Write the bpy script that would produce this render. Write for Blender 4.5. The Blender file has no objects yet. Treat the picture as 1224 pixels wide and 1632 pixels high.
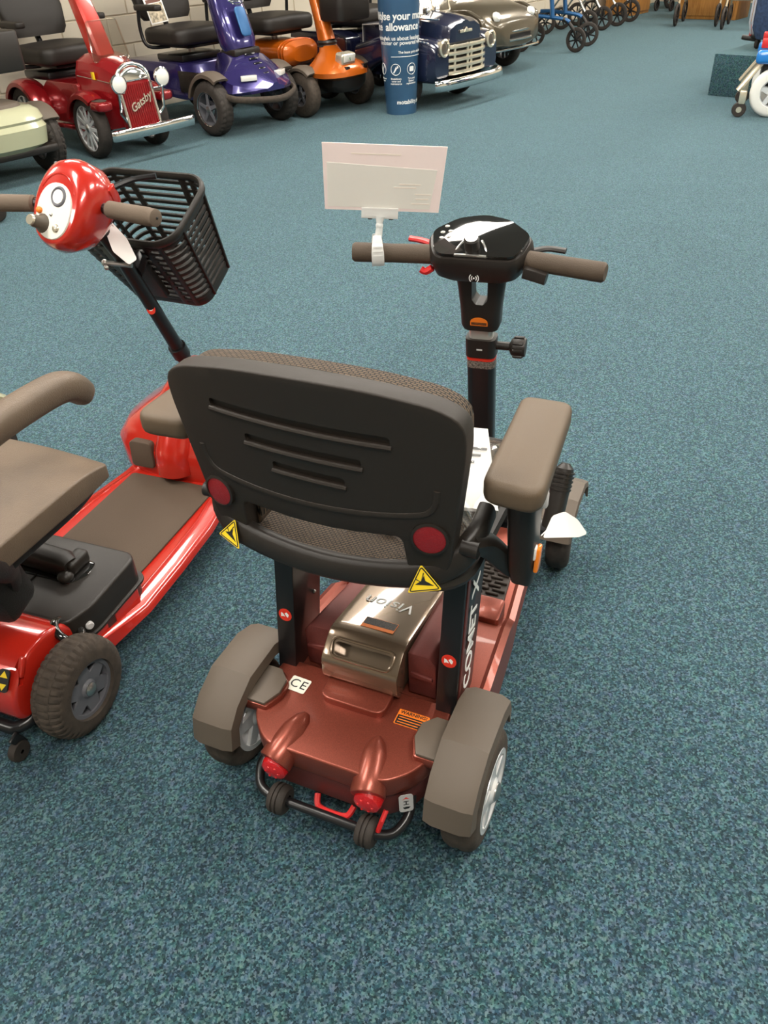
import bpy, bmesh, math, random
from math import sin, cos, pi, radians as rad
from mathutils import Vector as V, Matrix as Mx
random.seed(7)
S = bpy.context.scene
COL = S.collection

# ---------------------------------------------------------------- camera
PITCH, ROLL, CAM_H, FPX = rad(36.99), rad(-3.0), 1.3, 1250.0
_R, _U, _F = V((1, 0, 0)), V((0, sin(PITCH), cos(PITCH))), V((0, cos(PITCH), -sin(PITCH)))
_R2 = _R*cos(ROLL) + _U*sin(ROLL)
_U2 = _U*cos(ROLL) - _R*sin(ROLL)
cam_data = bpy.data.cameras.new('camera')
cam = bpy.data.objects.new('camera', cam_data)
COL.objects.link(cam)
cam_data.sensor_fit = 'VERTICAL'
cam_data.sensor_height = 36.0
cam_data.lens = 36.0*FPX/1632.0
cam_data.clip_start = 0.02
cam.matrix_world = Mx(((_R2.x, _U2.x, -_F.x, 0), (_R2.y, _U2.y, -_F.y, 0), (_R2.z, _U2.z, -_F.z, CAM_H), (0, 0, 0, 1)))
S.camera = cam

# ---------------------------------------------------------------- world and exposure
world = bpy.data.worlds.new('world')
S.world = world
world.use_nodes = True
world.node_tree.nodes['Background'].inputs[0].default_value = (0.85, 0.93, 1.0, 1)
world.node_tree.nodes['Background'].inputs[1].default_value = 2.5
S.view_settings.view_transform = 'Standard'
S.view_settings.look = 'None'
S.view_settings.gamma = 1
S.view_settings.use_curve_mapping = False
S.view_settings.exposure = 0.84
PANEL_POWER = 17.0      # emission strength of each ceiling light panel
CEILING = 2.8

# ---------------------------------------------------------------- materials
def nodes(m):
    m.use_nodes = True
    nt = m.node_tree
    return nt, nt.nodes['Principled BSDF']

def mat(name, col, rough=0.5, metal=0.0, spec=0.5, coat=0.0, var=0.0, vscale=30.0, bump=0.0, bscale=200.0, sheen=0.0, trans=0.0, alpha=1.0, flake=0.0):
    m = bpy.data.materials.new(name)
    nt, b = nodes(m)
    c = (col[0], col[1], col[2], 1)
    b.inputs['Base Color'].default_value = c
    b.inputs['Roughness'].default_value = rough
    b.inputs['Metallic'].default_value = metal
    b.inputs['Specular IOR Level'].default_value = spec
    b.inputs['Coat Weight'].default_value = coat
    b.inputs['Coat Roughness'].default_value = 0.04
    b.inputs['Sheen Weight'].default_value = sheen
    b.inputs['Transmission Weight'].default_value = trans
    b.inputs['Alpha'].default_value = alpha
    tc = nt.nodes.new('ShaderNodeTexCoord')
    if var > 0 or flake > 0:
        n = nt.nodes.new('ShaderNodeTexNoise')
        n.inputs['Scale'].default_value = 900.0 if flake > 0 else vscale
        n.inputs['Detail'].default_value = 3
        nt.links.new(tc.outputs['Object'], n.inputs['Vector'])
        r = nt.nodes.new('ShaderNodeValToRGB')
        k = flake if flake > 0 else var
        r.color_ramp.elements[0].position = 0.3
        r.color_ramp.elements[1].position = 0.7
        r.color_ramp.elements[0].color = (col[0]*(1-k), col[1]*(1-k), col[2]*(1-k), 1)
        r.color_ramp.elements[1].color = (min(1, col[0]*(1+k)), min(1, col[1]*(1+k)), min(1, col[2]*(1+k)), 1)
        nt.links.new(n.outputs['Fac'], r.inputs['Fac'])
        nt.links.new(r.outputs['Color'], b.inputs['Base Color'])
    if bump > 0:
        n2 = nt.nodes.new('ShaderNodeTexNoise')
        n2.inputs['Scale'].default_value = bscale
        n2.inputs['Detail'].default_value = 4
        nt.links.new(tc.outputs['Object'], n2.inputs['Vector'])
        bp = nt.nodes.new('ShaderNodeBump')
        bp.inputs['Strength'].default_value = bump
        bp.inputs['Distance'].default_value = 0.002
        nt.links.new(n2.outputs['Fac'], bp.inputs['Height'])
        nt.links.new(bp.outputs['Normal'], b.inputs['Normal'])
    return m

def carpet_material(name, dark, mid, light, scale=210.0):
    m = bpy.data.materials.new(name)
    nt, b = nodes(m)
    tc = nt.nodes.new('ShaderNodeTexCoord')
    n = nt.nodes.new('ShaderNodeTexNoise')
    n.inputs['Scale'].default_value = scale*0.55
    n.inputs['Detail'].default_value = 6
    n.inputs['Roughness'].default_value = 0.8
    nt.links.new(tc.outputs['Object'], n.inputs['Vector'])
    vo = nt.nodes.new('ShaderNodeTexVoronoi')
    vo.inputs['Scale'].default_value = scale*1.35
    nt.links.new(tc.outputs['Object'], vo.inputs['Vector'])
    sep = nt.nodes.new('ShaderNodeSeparateColor')
    nt.links.new(vo.outputs['Color'], sep.inputs[0])
    fleck = nt.nodes.new('ShaderNodeMix')
    fleck.inputs[0].default_value = 0.42
    nt.links.new(n.outputs['Fac'], fleck.inputs[2])
    nt.links.new(sep.outputs[0], fleck.inputs[3])
    r = nt.nodes.new('ShaderNodeValToRGB')
    e = r.color_ramp.elements
    e[0].position = 0.30; e[0].color = (*dark, 1)
    e[1].position = 0.74; e[1].color = (*light, 1)
    k = e.new(0.5); k.color = (*mid, 1)
    nt.links.new(fleck.outputs[0], r.inputs['Fac'])
    big = nt.nodes.new('ShaderNodeTexNoise')
    big.inputs['Scale'].default_value = 2.2
    big.inputs['Detail'].default_value = 4
    nt.links.new(tc.outputs['Object'], big.inputs['Vector'])
    mp = nt.nodes.new('ShaderNodeMapRange')
    mp.inputs['To Min'].default_value = 0.86
    mp.inputs['To Max'].default_value = 1.14
    nt.links.new(big.outputs['Fac'], mp.inputs['Value'])
    mx = nt.nodes.new('ShaderNodeMix')
    mx.data_type = 'RGBA'; mx.blend_type = 'MULTIPLY'
    mx.inputs[0].default_value = 1.0
    hue = nt.nodes.new('ShaderNodeTexNoise')
    hue.inputs['Scale'].default_value = scale*0.38
    hue.inputs['Detail'].default_value = 2
    nt.links.new(tc.outputs['Object'], hue.inputs['Vector'])
    tint = nt.nodes.new('ShaderNodeMix')
    tint.data_type = 'RGBA'; tint.blend_type = 'SOFT_LIGHT'
    tint.inputs[0].default_value = 0.5
    nt.links.new(r.outputs['Color'], tint.inputs[6])
    nt.links.new(hue.outputs['Color'], tint.inputs[7])
    nt.links.new(tint.outputs[2], mx.inputs[6])
    nt.links.new(mp.outputs['Result'], mx.inputs[7])
    nt.links.new(mx.outputs[2], b.inputs['Base Color'])
    b.inputs['Roughness'].default_value = 0.95
    b.inputs['Specular IOR Level'].default_value = 0.15
    b.inputs['Sheen Weight'].default_value = 0.25
    b.inputs['Sheen Roughness'].default_value = 0.6
    b.inputs['Sheen Tint'].default_value = (0.6, 0.85, 0.9, 1)
    bp = nt.nodes.new('ShaderNodeBump')
    bp.inputs['Strength'].default_value = 0.9
    bp.inputs['Distance'].default_value = 0.004
    nt.links.new(fleck.outputs[0], bp.inputs['Height'])
    nt.links.new(bp.outputs['Normal'], b.inputs['Normal'])
    return m

def weave_material(name, c0, c1, sx=150.0, sy=240.0):
    m = bpy.data.materials.new(name)
    nt, b = nodes(m)
    tc = nt.nodes.new('ShaderNodeTexCoord')
    mp = nt.nodes.new('ShaderNodeMapping')
    mp.inputs['Scale'].default_value = (1, 1, 1)
    nt.links.new(tc.outputs['Object'], mp.inputs['Vector'])
    br = nt.nodes.new('ShaderNodeTexBrick')
    br.inputs['Scale'].default_value = 62.0
    br.inputs['Color1'].default_value = (*c1, 1)
    br.inputs['Color2'].default_value = (c1[0]*.8, c1[1]*.8, c1[2]*.8, 1)
    br.inputs['Mortar'].default_value = (*c0, 1)
    br.inputs['Mortar Size'].default_value = 0.06
    br.inputs['Mortar Smooth'].default_value = 0.6
    nt.links.new(mp.outputs['Vector'], br.inputs['Vector'])
    nt.links.new(br.outputs['Color'], b.inputs['Base Color'])
    bp = nt.nodes.new('ShaderNodeBump')
    bp.inputs['Strength'].default_value = 0.8
    bp.inputs['Distance'].default_value = 0.003
    bp.invert = True
    nt.links.new(br.outputs['Fac'], bp.inputs['Height'])
    nt.links.new(bp.outputs['Normal'], b.inputs['Normal'])
    b.inputs['Roughness'].default_value = 0.75
    return m

def paper_material(name, col, transl=0.45, rough=0.4):
    m = bpy.data.materials.new(name)
    nt, b = nodes(m)
    b.inputs['Base Color'].default_value = (*col, 1)
    b.inputs['Roughness'].default_value = rough
    t = nt.nodes.new('ShaderNodeBsdfTranslucent')
    t.inputs['Color'].default_value = (*col, 1)
    mx = nt.nodes.new('ShaderNodeMixShader')
    mx.inputs[0].default_value = transl
    nt.links.new(b.outputs[0], mx.inputs[1])
    nt.links.new(t.outputs[0], mx.inputs[2])
    nt.links.new(mx.outputs[0], nt.nodes['Material Output'].inputs['Surface'])
    return m

def clear_material(name, tint=(0.95, 0.95, 0.95), mixf=0.25, rough=0.08):
    m = bpy.data.materials.new(name)
    nt, b = nodes(m)
    g = nt.nodes.new('ShaderNodeBsdfGlossy')
    g.inputs['Roughness'].default_value = rough
    g.inputs['Color'].default_value = (*tint, 1)
    t = nt.nodes.new('ShaderNodeBsdfTransparent')
    t.inputs['Color'].default_value = (*tint, 1)
    mx = nt.nodes.new('ShaderNodeMixShader')
    mx.inputs[0].default_value = mixf
    nt.links.new(t.outputs[0], mx.inputs[1])
    nt.links.new(g.outputs[0], mx.inputs[2])
    nt.links.new(mx.outputs[0], nt.nodes['Material Output'].inputs['Surface'])
    nt.nodes.remove(b)
    return m

def light_material(name, col, strength):
    m = bpy.data.materials.new(name)
    nt, b = nodes(m)
    b.inputs['Base Color'].default_value = (0.9, 0.9, 0.9, 1)
    b.inputs['Emission Color'].default_value = (*col, 1)
    b.inputs['Emission Strength'].default_value = strength
    return m

def wood_material(name, c0, c1):
    m = bpy.data.materials.new(name)
    nt, b = nodes(m)
    tc = nt.nodes.new('ShaderNodeTexCoord')
    mp = nt.nodes.new('ShaderNodeMapping')
    mp.inputs['Scale'].default_value = (9, 9, 1.2)
    n = nt.nodes.new('ShaderNodeTexNoise')
    n.inputs['Scale'].default_value = 3.0
    n.inputs['Detail'].default_value = 5
    n.inputs['Distortion'].default_value = 1.2
    nt.links.new(tc.outputs['Object'], mp.inputs['Vector'])
    nt.links.new(mp.outputs['Vector'], n.inputs['Vector'])
    r = nt.nodes.new('ShaderNodeValToRGB')
    r.color_ramp.elements[0].position = 0.35; r.color_ramp.elements[0].color = (*c0, 1)
    r.color_ramp.elements[1].position = 0.65; r.color_ramp.elements[1].color = (*c1, 1)
    nt.links.new(n.outputs['Fac'], r.inputs['Fac'])
    nt.links.new(r.outputs['Color'], b.inputs['Base Color'])
    b.inputs['Roughness'].default_value = 0.4
    return m

CARPET = carpet_material('teal_fleck_carpet', (0.003, 0.012, 0.019), (0.0185, 0.058, 0.079), (0.110, 0.185, 0.215))
PLINTH = carpet_material('dark_teal_carpet', (0.008, 0.025, 0.035), (0.025, 0.07, 0.085), (0.08, 0.15, 0.16), 160)
WALL = mat('cream_wall_paint', (0.74, 0.66, 0.53), 0.8, var=0.04, vscale=3)
CEIL = mat('white_ceiling_tile', (0.55, 0.54, 0.51), 0.9, var=0.05, vscale=60)
LAMP = light_material('ceiling_panel_light', (1.0, 0.94, 0.85), PANEL_POWER)
BLACK = mat('black_plastic', (0.0154, 0.01155, 0.0091), 0.42, bump=0.15, bscale=900)
SHELL = mat('black_seat_shell', (0.021, 0.015, 0.01088), 0.5, bump=0.25, bscale=1400)
GLOSSB = mat('gloss_black', (0.010, 0.009, 0.008), 0.06, coat=0.6)
BLKMETAL = mat('black_powder_coat', (0.0105, 0.00975, 0.0105), 0.3)
GREYBR = mat('warm_grey_plastic', (0.108, 0.0832, 0.0624), 0.55, bump=0.2, bscale=1600)
PAD = mat('brown_black_arm_pad', (0.1107, 0.07544, 0.04592), 0.5, bump=0.3, bscale=1500)
GRIP = mat('brown_grey_rubber', (0.0784, 0.0544, 0.036), 0.7, bump=0.4, bscale=500)
GRIP2 = mat('taupe_foam_grip', (0.1403, 0.1037, 0.0748), 0.85, bump=0.4, bscale=700)
MAROON = mat('metallic_maroon', (0.246, 0.05576, 0.03444), 0.34, metal=0.55, flake=0.25, coat=0.15)
MAROOND = mat('satin_maroon', (0.164, 0.041, 0.03444), 0.42, metal=0.35, flake=0.2)
RED = mat('gloss_red_paint', (0.50, 0.020, 0.010), 0.24, metal=0.12, coat=0.8, flake=0.1)
CANDY = mat('candy_red_paint', (0.285, 0.0076, 0.0114), 0.25, metal=0.4, coat=0.8)
LENS = mat('red_lens', (0.55, 0.006, 0.008), 0.12, coat=0.7, bump=0.6, bscale=350)
LENSD = mat('dark_red_reflector', (0.24, 0.006, 0.01), 0.3, coat=0.4, bump=0.7, bscale=450)
TYRE = mat('black_rubber', (0.03, 0.02325, 0.01875), 0.75, var=0.25, vscale=60, bump=0.2, bscale=600)
TYREBR = mat('brown_rubber', (0.05625, 0.04125, 0.03), 0.8, var=0.3, vscale=50, bump=0.3, bscale=500)  # browner than the plain black rubber, mottled at random
RIMW = mat('bright_alloy', (0.78, 0.78, 0.78), 0.25, metal=0.35)
RIMG = mat('slate_grey_plastic', (0.13, 0.13, 0.145), 0.45)
CHROME = mat('chrome', (0.85, 0.84, 0.82), 0.09, metal=1.0)
STEEL = mat('brushed_steel', (0.55, 0.53, 0.50), 0.3, metal=1.0)
ALU = mat('white_anodised_tube', (0.62, 0.60, 0.56), 0.35, metal=0.5)
BRONZE = mat('bronze_plastic', (0.190, 0.135, 0.090), 0.22, metal=0.55, coat=0.75)
WEAVE = weave_material('woven_mesh', (0.006, 0.005, 0.004), (0.125, 0.084, 0.052))
VINYL = mat('brown_grey_vinyl', (0.1275, 0.08925, 0.0595), 0.42, bump=0.5, bscale=500, var=0.1, vscale=20)
DVINYL = mat('black_vinyl', (0.0154, 0.01155, 0.0091), 0.5, bump=0.5, bscale=400)
FOOTMAT = mat('brown_grey_foot_mat', (0.078, 0.05148, 0.03276), 0.8, bump=0.5, bscale=700)
RIBBED = mat('ribbed_rubber', (0.040, 0.030, 0.024), 0.6)
PAPER = mat('white_paper', (0.85, 0.83, 0.80), 0.5)
CARD = paper_material('pink_white_price_card', (0.98, 0.88, 0.86), 0.25)
CARDW = paper_material('cream_white_print', (0.99, 0.98, 0.93), 0.25)
FAINT = mat('faint_print', (0.93, 0.85, 0.76), 0.6)
CLEAR = mat('clear_acrylic', (0.95, 0.95, 0.93), 0.12, spec=0.8, alpha=0.6)
FILM = clear_material('clear_plastic_film', (0.97, 0.97, 0.97), 0.22, 0.12)
GLASS = clear_material('windscreen_plastic', (0.93, 0.90, 0.86), 0.16, 0.05)
WHITE = mat('white_print', (0.88, 0.88, 0.86), 0.5)
INK = mat('black_print', (0.01, 0.01, 0.01), 0.6)
YELLOW = mat('yellow_sticker', (0.85, 0.60, 0.02), 0.45)
ORANGES = mat('orange_sticker', (0.85, 0.20, 0.015), 0.45)
REDS = mat('red_sticker', (0.75, 0.035, 0.015), 0.4)
GREYS = mat('grey_sticker', (0.55, 0.53, 0.52), 0.45)
AMBER = mat('amber_reflector', (0.85, 0.22, 0.01), 0.2, coat=0.5)
REDPL = mat('red_plastic', (0.62, 0.02, 0.02), 0.4)
PURPLE = mat('violet_blue_paint', (0.034, 0.0255, 0.136), 0.2, metal=0.4, coat=0.9)
NAVY = mat('navy_paint', (0.010, 0.012, 0.035), 0.2, coat=0.9)
ORANGE = mat('orange_paint', (0.558, 0.117, 0.0072), 0.25, metal=0.3, coat=0.8)
SILVER = mat('champagne_paint', (0.1148, 0.0952, 0.0663), 0.28, metal=0.6, coat=0.5)
CREAMP = mat('cream_paint', (0.425, 0.425, 0.2805), 0.25, coat=0.7)
IVORY = mat('ivory_chrome', (0.80, 0.72, 0.56), 0.22, metal=0.7)
BLUESIGN = mat('blue_laminate', (0.034, 0.08925, 0.17), 0.28, coat=0.3, var=0.15, vscale=4)
WOOD = wood_material('oak_veneer', (0.40, 0.17, 0.04), (0.55, 0.26, 0.07))
BLUEM = mat('blue_metal', (0.02, 0.10, 0.25), 0.35, metal=0.3)
DENIM = mat('navy_fabric', (0.03, 0.055, 0.12), 0.8, var=0.35, vscale=40, bump=0.5, bscale=300)
PALE = mat('pale_piping', (0.55, 0.55, 0.58), 0.5)
BRIGHTBLUE = mat('bright_blue_paint', (0.02, 0.20, 0.60), 0.25, coat=0.6)
WTYRE = mat('white_rubber', (0.80, 0.79, 0.74), 0.6)
GOLDT = mat('champagne_tube', (0.558, 0.468, 0.324), 0.35, metal=0.6)
WGLASS = mat('headlamp_glass', (0.80, 0.78, 0.72), 0.15, coat=0.8)
PHOTO = mat('leaflet_print', (0.45, 0.38, 0.27), 0.4, var=0.6, vscale=40)

# ---------------------------------------------------------------- builders
class Fr:
    """A standing place on the floor: local x right, y forward, z up."""
    def __init__(s, X, Y, deg):
        s.o, s.a = V((X, Y, 0)), rad(deg)
    def w(s, p):
        return s.o + V((p[0]*cos(s.a) - p[1]*sin(s.a), p[0]*sin(s.a) + p[1]*cos(s.a), p[2]))

OFF = {}

def prop(o, label=None, cat=None, group=None, kind=None):
    if label: o['label'] = label
    if cat: o['category'] = cat
    if group: o['group'] = group
    if kind: o['kind'] = kind
    return o

def thing(name, label, cat, fr, base=(0, 0, 0), group=None):
    o = bpy.data.objects.new(name, None)
    o.empty_display_size = 0.1
    COL.objects.link(o)
    o.location = fr.w(base)
    o.rotation_euler = (0, 0, fr.a)
    OFF[o.name] = V(base)
    return prop(o, label, cat, group)

def cr(pts, n=6, closed=False):
    """Catmull-Rom curve through points."""
    P = [V(p) for p in pts]
    out = []
    N = len(P)
    rng = range(N) if closed else range(N-1)
    for i in rng:
        if closed:
            a, b, c, d = P[(i-1) % N], P[i], P[(i+1) % N], P[(i+2) % N]
        else:
            a, b, c, d = P[max(i-1, 0)], P[i], P[i+1], P[min(i+2, N-1)]
        for k in range(n):
            t = k/n
            out.append(0.5*((2*b) + (c-a)*t + (2*a-5*b+4*c-d)*t*t + (3*b-a-3*c+d)*t**3))
    if not closed:
        out.append(P[-1])
    return out

def rrect(w, h, r, n=5):
    """Rounded rectangle outline, centred."""
    o = []
    for cx, cy, a0 in ((w/2-r, h/2-r, 0), (-w/2+r, h/2-r, 90), (-w/2+r, -h/2+r, 180), (w/2-r, -h/2+r, 270)):
        for k in range(n+1):
            a = rad(a0 + 90*k/n)
            o.append((cx + r*cos(a), cy + r*sin(a)))
    return o

def rpoly(pts, r, n=4):
    """Round the corners of a 2-D polygon. r one number or one per corner."""
    o = []
    N = len(pts)
    for i in range(N):
        p, a, b = V(pts[i]), V(pts[i-1]), V(pts[(i+1) % N])
        ri = r[i] if isinstance(r, (list, tuple)) else r
        u, v = (a-p), (b-p)
        ri = min(ri, u.length*0.48, v.length*0.48)
        if ri <= 1e-6:
            o.append(tuple(p)); continue
        A, Bq = p + u.normalized()*ri, p + v.normalized()*ri
        for k in range(n+1):
            t = k/n
            o.append(tuple(A*(1-t)**2 + p*2*t*(1-t) + Bq*t*t))
    return o

def sring(c, u, v, a, b, e=2.5, n=28):
    """Super-ellipse ring."""
    c, u, v = V(c), V(u), V(v)
    o = []
    for k in range(n):
        t = 2*pi*k/n
        x = math.copysign(abs(cos(t))**(2/e), cos(t))
        y = math.copysign(abs(sin(t))**(2/e), sin(t))
        o.append(c + u*(a*x) + v*(b*y))
    return o

def axmat(axis):
    """Matrix that takes local z to the given axis."""
    a = {'x': V((1, 0, 0)), 'y': V((0, 1, 0)), 'z': V((0, 0, 1))}.get(axis, axis) if isinstance(axis, str) else V(axis)
    return V((0, 0, 1)).rotation_difference(a.normalized()).to_matrix().to_4x4()

class B:
    def __init__(s, M=None):
        s.bm = bmesh.new(); s.M = M
    def _join(s, t, bev=0, seg=2, ang=25, M=None):
        if bev > 0:
            t.normal_update()
            ed = [e for e in t.edges if len(e.link_faces) == 2 and e.calc_face_angle(0) > rad(ang)]
            bmesh.ops.bevel(t, geom=ed, offset=bev, segments=seg, affect='EDGES', profile=0.5, clamp_overlap=True)
        if M is not None:
            t.transform(M)
        me = bpy.data.meshes.new('tmp')
        t.to_mesh(me); t.free()
        s.bm.from_mesh(me)
        bpy.data.meshes.remove(me)
        return s
    def box(s, c, size, rot=(0, 0, 0), bev=0, seg=2):
        t = bmesh.new()
        bmesh.ops.create_cube(t, size=1)
        bmesh.ops.scale(t, vec=V(size), verts=t.verts)
        from mathutils import Euler
        M = Mx.Translation(V(c)) @ Euler([rad(a) for a in rot]).to_matrix().to_4x4()
        return s._join(t, bev, seg, M=M)
    def prism(s, pts, lo, hi, axis='z', bev=0, seg=2, M=None, cuts=None, fn=None):
        t = bmesh.new()
        f = {'z': lambda p, h: (p[0], p[1], h), 'y': lambda p, h: (p[0], h, p[1]), 'x': lambda p, h: (h, p[0], p[1])}[axis]
        a = [t.verts.new(f(p, lo)) for p in pts]
        b = [t.verts.new(f(p, hi)) for p in pts]
        t.faces.new(a); t.faces.new(b[::-1])
        n = len(pts)
        for i in range(n):
            t.faces.new((a[i], b[i], b[(i+1) % n], a[(i+1) % n]))
        bmesh.ops.recalc_face_normals(t, faces=t.faces)
        if bev > 0:
            t.normal_update()
            ed = [e for e in t.edges if len(e.link_faces) == 2 and e.calc_face_angle(0) > rad(25)]
            bmesh.ops.bevel(t, geom=ed, offset=bev, segments=seg, affect='EDGES', profile=0.5, clamp_overlap=True)
        if cuts:
            for ax, vals in cuts.items():
                no = {'x': V((1, 0, 0)), 'y': V((0, 1, 0)), 'z': V((0, 0, 1))}[ax]
                for v in vals:
                    bmesh.ops.bisect_plane(t, geom=t.verts[:]+t.edges[:]+t.faces[:], plane_co=no*v, plane_no=no)
        if fn:
            for v in t.verts: v.co = V(fn(v.co))
        return s._join(t, 0, M=M)
    def loft(s, rings, cap=True, closed=True, M=None, loop=False):
        t = bmesh.new()
        vs = [[t.verts.new(p) for p in r] for r in rings]
        n = len(rings[0])
        m = len(rings)
        for i in range(m if loop else m-1):
            A, C = vs[i], vs[(i+1) % m]
            for k in range(n if closed else n-1):
                t.faces.new((A[k], A[(k+1) % n], C[(k+1) % n], C[k]))
        if cap and not loop and closed:
            t.faces.new(vs[0][::-1]); t.faces.new(vs[-1])
        bmesh.ops.recalc_face_normals(t, faces=t.faces)
        return s._join(t, M=M)
    def lathe(s, prof, c=(0, 0, 0), axis='z', n=32, cap=True, a0=0, a1=360):
        full = abs(a1-a0) >= 359.9
        rings = []
        m = n if full else n+1
        for k in range(m):
            t = rad(a0 + (a1-a0)*k/n)
            rings.append([V((r*cos(t), r*sin(t), h)) for r, h in prof])
        t = bmesh.new()
        vs = [[t.verts.new(p) for p in r] for r in rings]
        for k in range(m if full else m-1):
            A, C = vs[k], vs[(k+1) % m]
            for i in range(len(prof)-1):
                t.faces.new((A[i], C[i], C[i+1], A[i+1]))
        bmesh.ops.remove_doubles(t, verts=t.verts, dist=1e-6)
        bmesh.ops.recalc_face_normals(t, faces=t.faces)
        return s._join(t, M=Mx.Translation(V(c)) @ axmat(axis))
    def tube(s, path, r, n=10, closed=False, flat=1.0, up=None, cap=True, e=2.0):
        P = [V(p) for p in path]
        N = len(P)
        rings = []
        prev = None
        for i in range(N):
            if closed:
                d = P[(i+1) % N] - P[i-1]
            else:
                d = P[min(i+1, N-1)] - P[max(i-1, 0)]
            d.normalize()
            if prev is None:
                u = V(up) if up else (V((0, 0, 1)) if abs(d.z) < 0.9 else V((1, 0, 0)))
                u = (u - d*u.dot(d)).normalized()
            elif up:
                u = V(up); u = (u - d*u.dot(d)).normalized()
            else:
                u = (prev - d*prev.dot(d)).normalized()
            prev = u
            v = d.cross(u)
            ri = r[i] if isinstance(r, (list, tuple)) else r
            rings.append(sring(P[i], v, u, ri*flat, ri, e, n))
        return s.loft(rings, cap=cap, loop=closed)
    def ball(s, c, r, n=16, m=10, rot=None):
        t = bmesh.new()
        bmesh.ops.create_uvsphere(t, u_segments=n, v_segments=m, radius=1)
        r = (r, r, r) if not isinstance(r, (tuple, list)) else r
        M = Mx.Translation(V(c)) @ (rot.to_4x4() if rot is not None else Mx.Identity(4)) @ Mx.Diagonal((*r, 1))
        return s._join(t, M=M)
    def grid(s, fn, nu, nv, thick=0, M=None):
        """Surface from fn(u, v) over the unit square; thick > 0 gives it a back."""
        t = bmesh.new()
        vs = [[t.verts.new(fn(i/nu, j/nv)) for j in range(nv+1)] for i in range(nu+1)]
        for i in range(nu):
            for j in range(nv):
                t.faces.new((vs[i][j], vs[i+1][j], vs[i+1][j+1], vs[i][j+1]))
        if thick:
            bmesh.ops.recalc_face_normals(t, faces=t.faces)
            bmesh.ops.solidify(t, geom=t.faces[:], thickness=thick)
        return s._join(t, M=M)
    def text(s, body, size, M, align='CENTER', depth=0.0006, fn=None, shear=0.0, bold=0.0, spacing=1.0):
        c = bpy.data.curves.new('tmp', 'FONT')
        c.body = body; c.size = size; c.align_x = align; c.align_y = 'CENTER'
        c.extrude = depth; c.shear = shear; c.offset = bold; c.space_character = spacing
        c.resolution_u = 3
        o = bpy.data.objects.new('tmp', c)
        COL.objects.link(o)
        me = bpy.data.meshes.new_from_object(o.evaluated_get(bpy.context.evaluated_depsgraph_get()))
        bpy.data.objects.remove(o); bpy.data.curves.remove(c)
        t = bmesh.new(); t.from_mesh(me); bpy.data.meshes.remove(me)
        if fn:
            for v in t.verts: v.co = V(fn(v.co))
        return s._join(t, M=M)
    def obj(s, name, m, parent=None, loc=None, rot=None, sharp=38, label=None, flat=False, off=None):
        if s.M is not None:
            s.bm.transform(s.M)
        offv = OFF.get(parent.name, V((0, 0, 0))) if (parent is not None and loc is None) else V((0, 0, 0))
        if off is not None: offv = V(off)
        if offv.length > 0:
            bmesh.ops.translate(s.bm, vec=-offv, verts=s.bm.verts)
        me = bpy.data.meshes.new(name)
        s.bm.to_mesh(me); s.bm.free()
        me.materials.append(m)
        if not flat:
            me.polygons.foreach_set('use_smooth', [True]*len(me.polygons))
            me.set_sharp_from_angle(angle=rad(sharp))
        o = bpy.data.objects.new(name, me)
        COL.objects.link(o)
        if parent is not None:
            o.parent = parent
        if loc is not None:
            o.location = V(loc) - (OFF.get(parent.name, V((0, 0, 0))) if parent is not None else V((0, 0, 0)))
            OFF[o.name] = V((0, 0, 0))
        else:
            OFF[o.name] = offv
        if rot is not None: o.rotation_euler = [rad(a) for a in rot]
        if label: o['label'] = label
        return o

def cut(o, cutter):
    """Cut the shape of a builder out of an object's mesh."""
    off = OFF.get(o.name, V((0, 0, 0)))
    if cutter.M is not None: cutter.bm.transform(cutter.M)
    if off.length > 0: bmesh.ops.translate(cutter.bm, vec=-off, verts=cutter.bm.verts)
    me = bpy.data.meshes.new('cutter'); cutter.bm.to_mesh(me); cutter.bm.free()
    c = bpy.data.objects.new('cutter', me); COL.objects.link(c)
    par = o.parent; o.parent = None
    md = o.modifiers.new('cut', 'BOOLEAN'); md.operation = 'DIFFERENCE'; md.object = c; md.solver = 'EXACT'
    bpy.context.view_layer.update()
    res = bpy.data.meshes.new_from_object(o.evaluated_get(bpy.context.evaluated_depsgraph_get()))
    o.modifiers.clear()
    old = o.data
    if len(res.polygons) > 10:
        o.data = res
        res.name = old.name
        bpy.data.meshes.remove(old)
    bpy.data.objects.remove(c); bpy.data.meshes.remove(me)
    o.parent = par
    o.data.polygons.foreach_set('use_smooth', [True]*len(o.data.polygons))
    o.data.set_sharp_from_angle(angle=rad(38))

def inst(src, parent, loc, rot=None):
    """A copy of a part and of its own pieces at another place."""
    o = src.copy(); COL.objects.link(o)
    o.parent = parent
    o.location = V(loc) - OFF.get(parent.name, V((0, 0, 0)))
    if rot is not None: o.rotation_euler = [rad(a) for a in rot]
    OFF[o.name] = V((0, 0, 0))
    for ch in src.children:
        c = ch.copy(); COL.objects.link(c); c.parent = o
    return o

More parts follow.
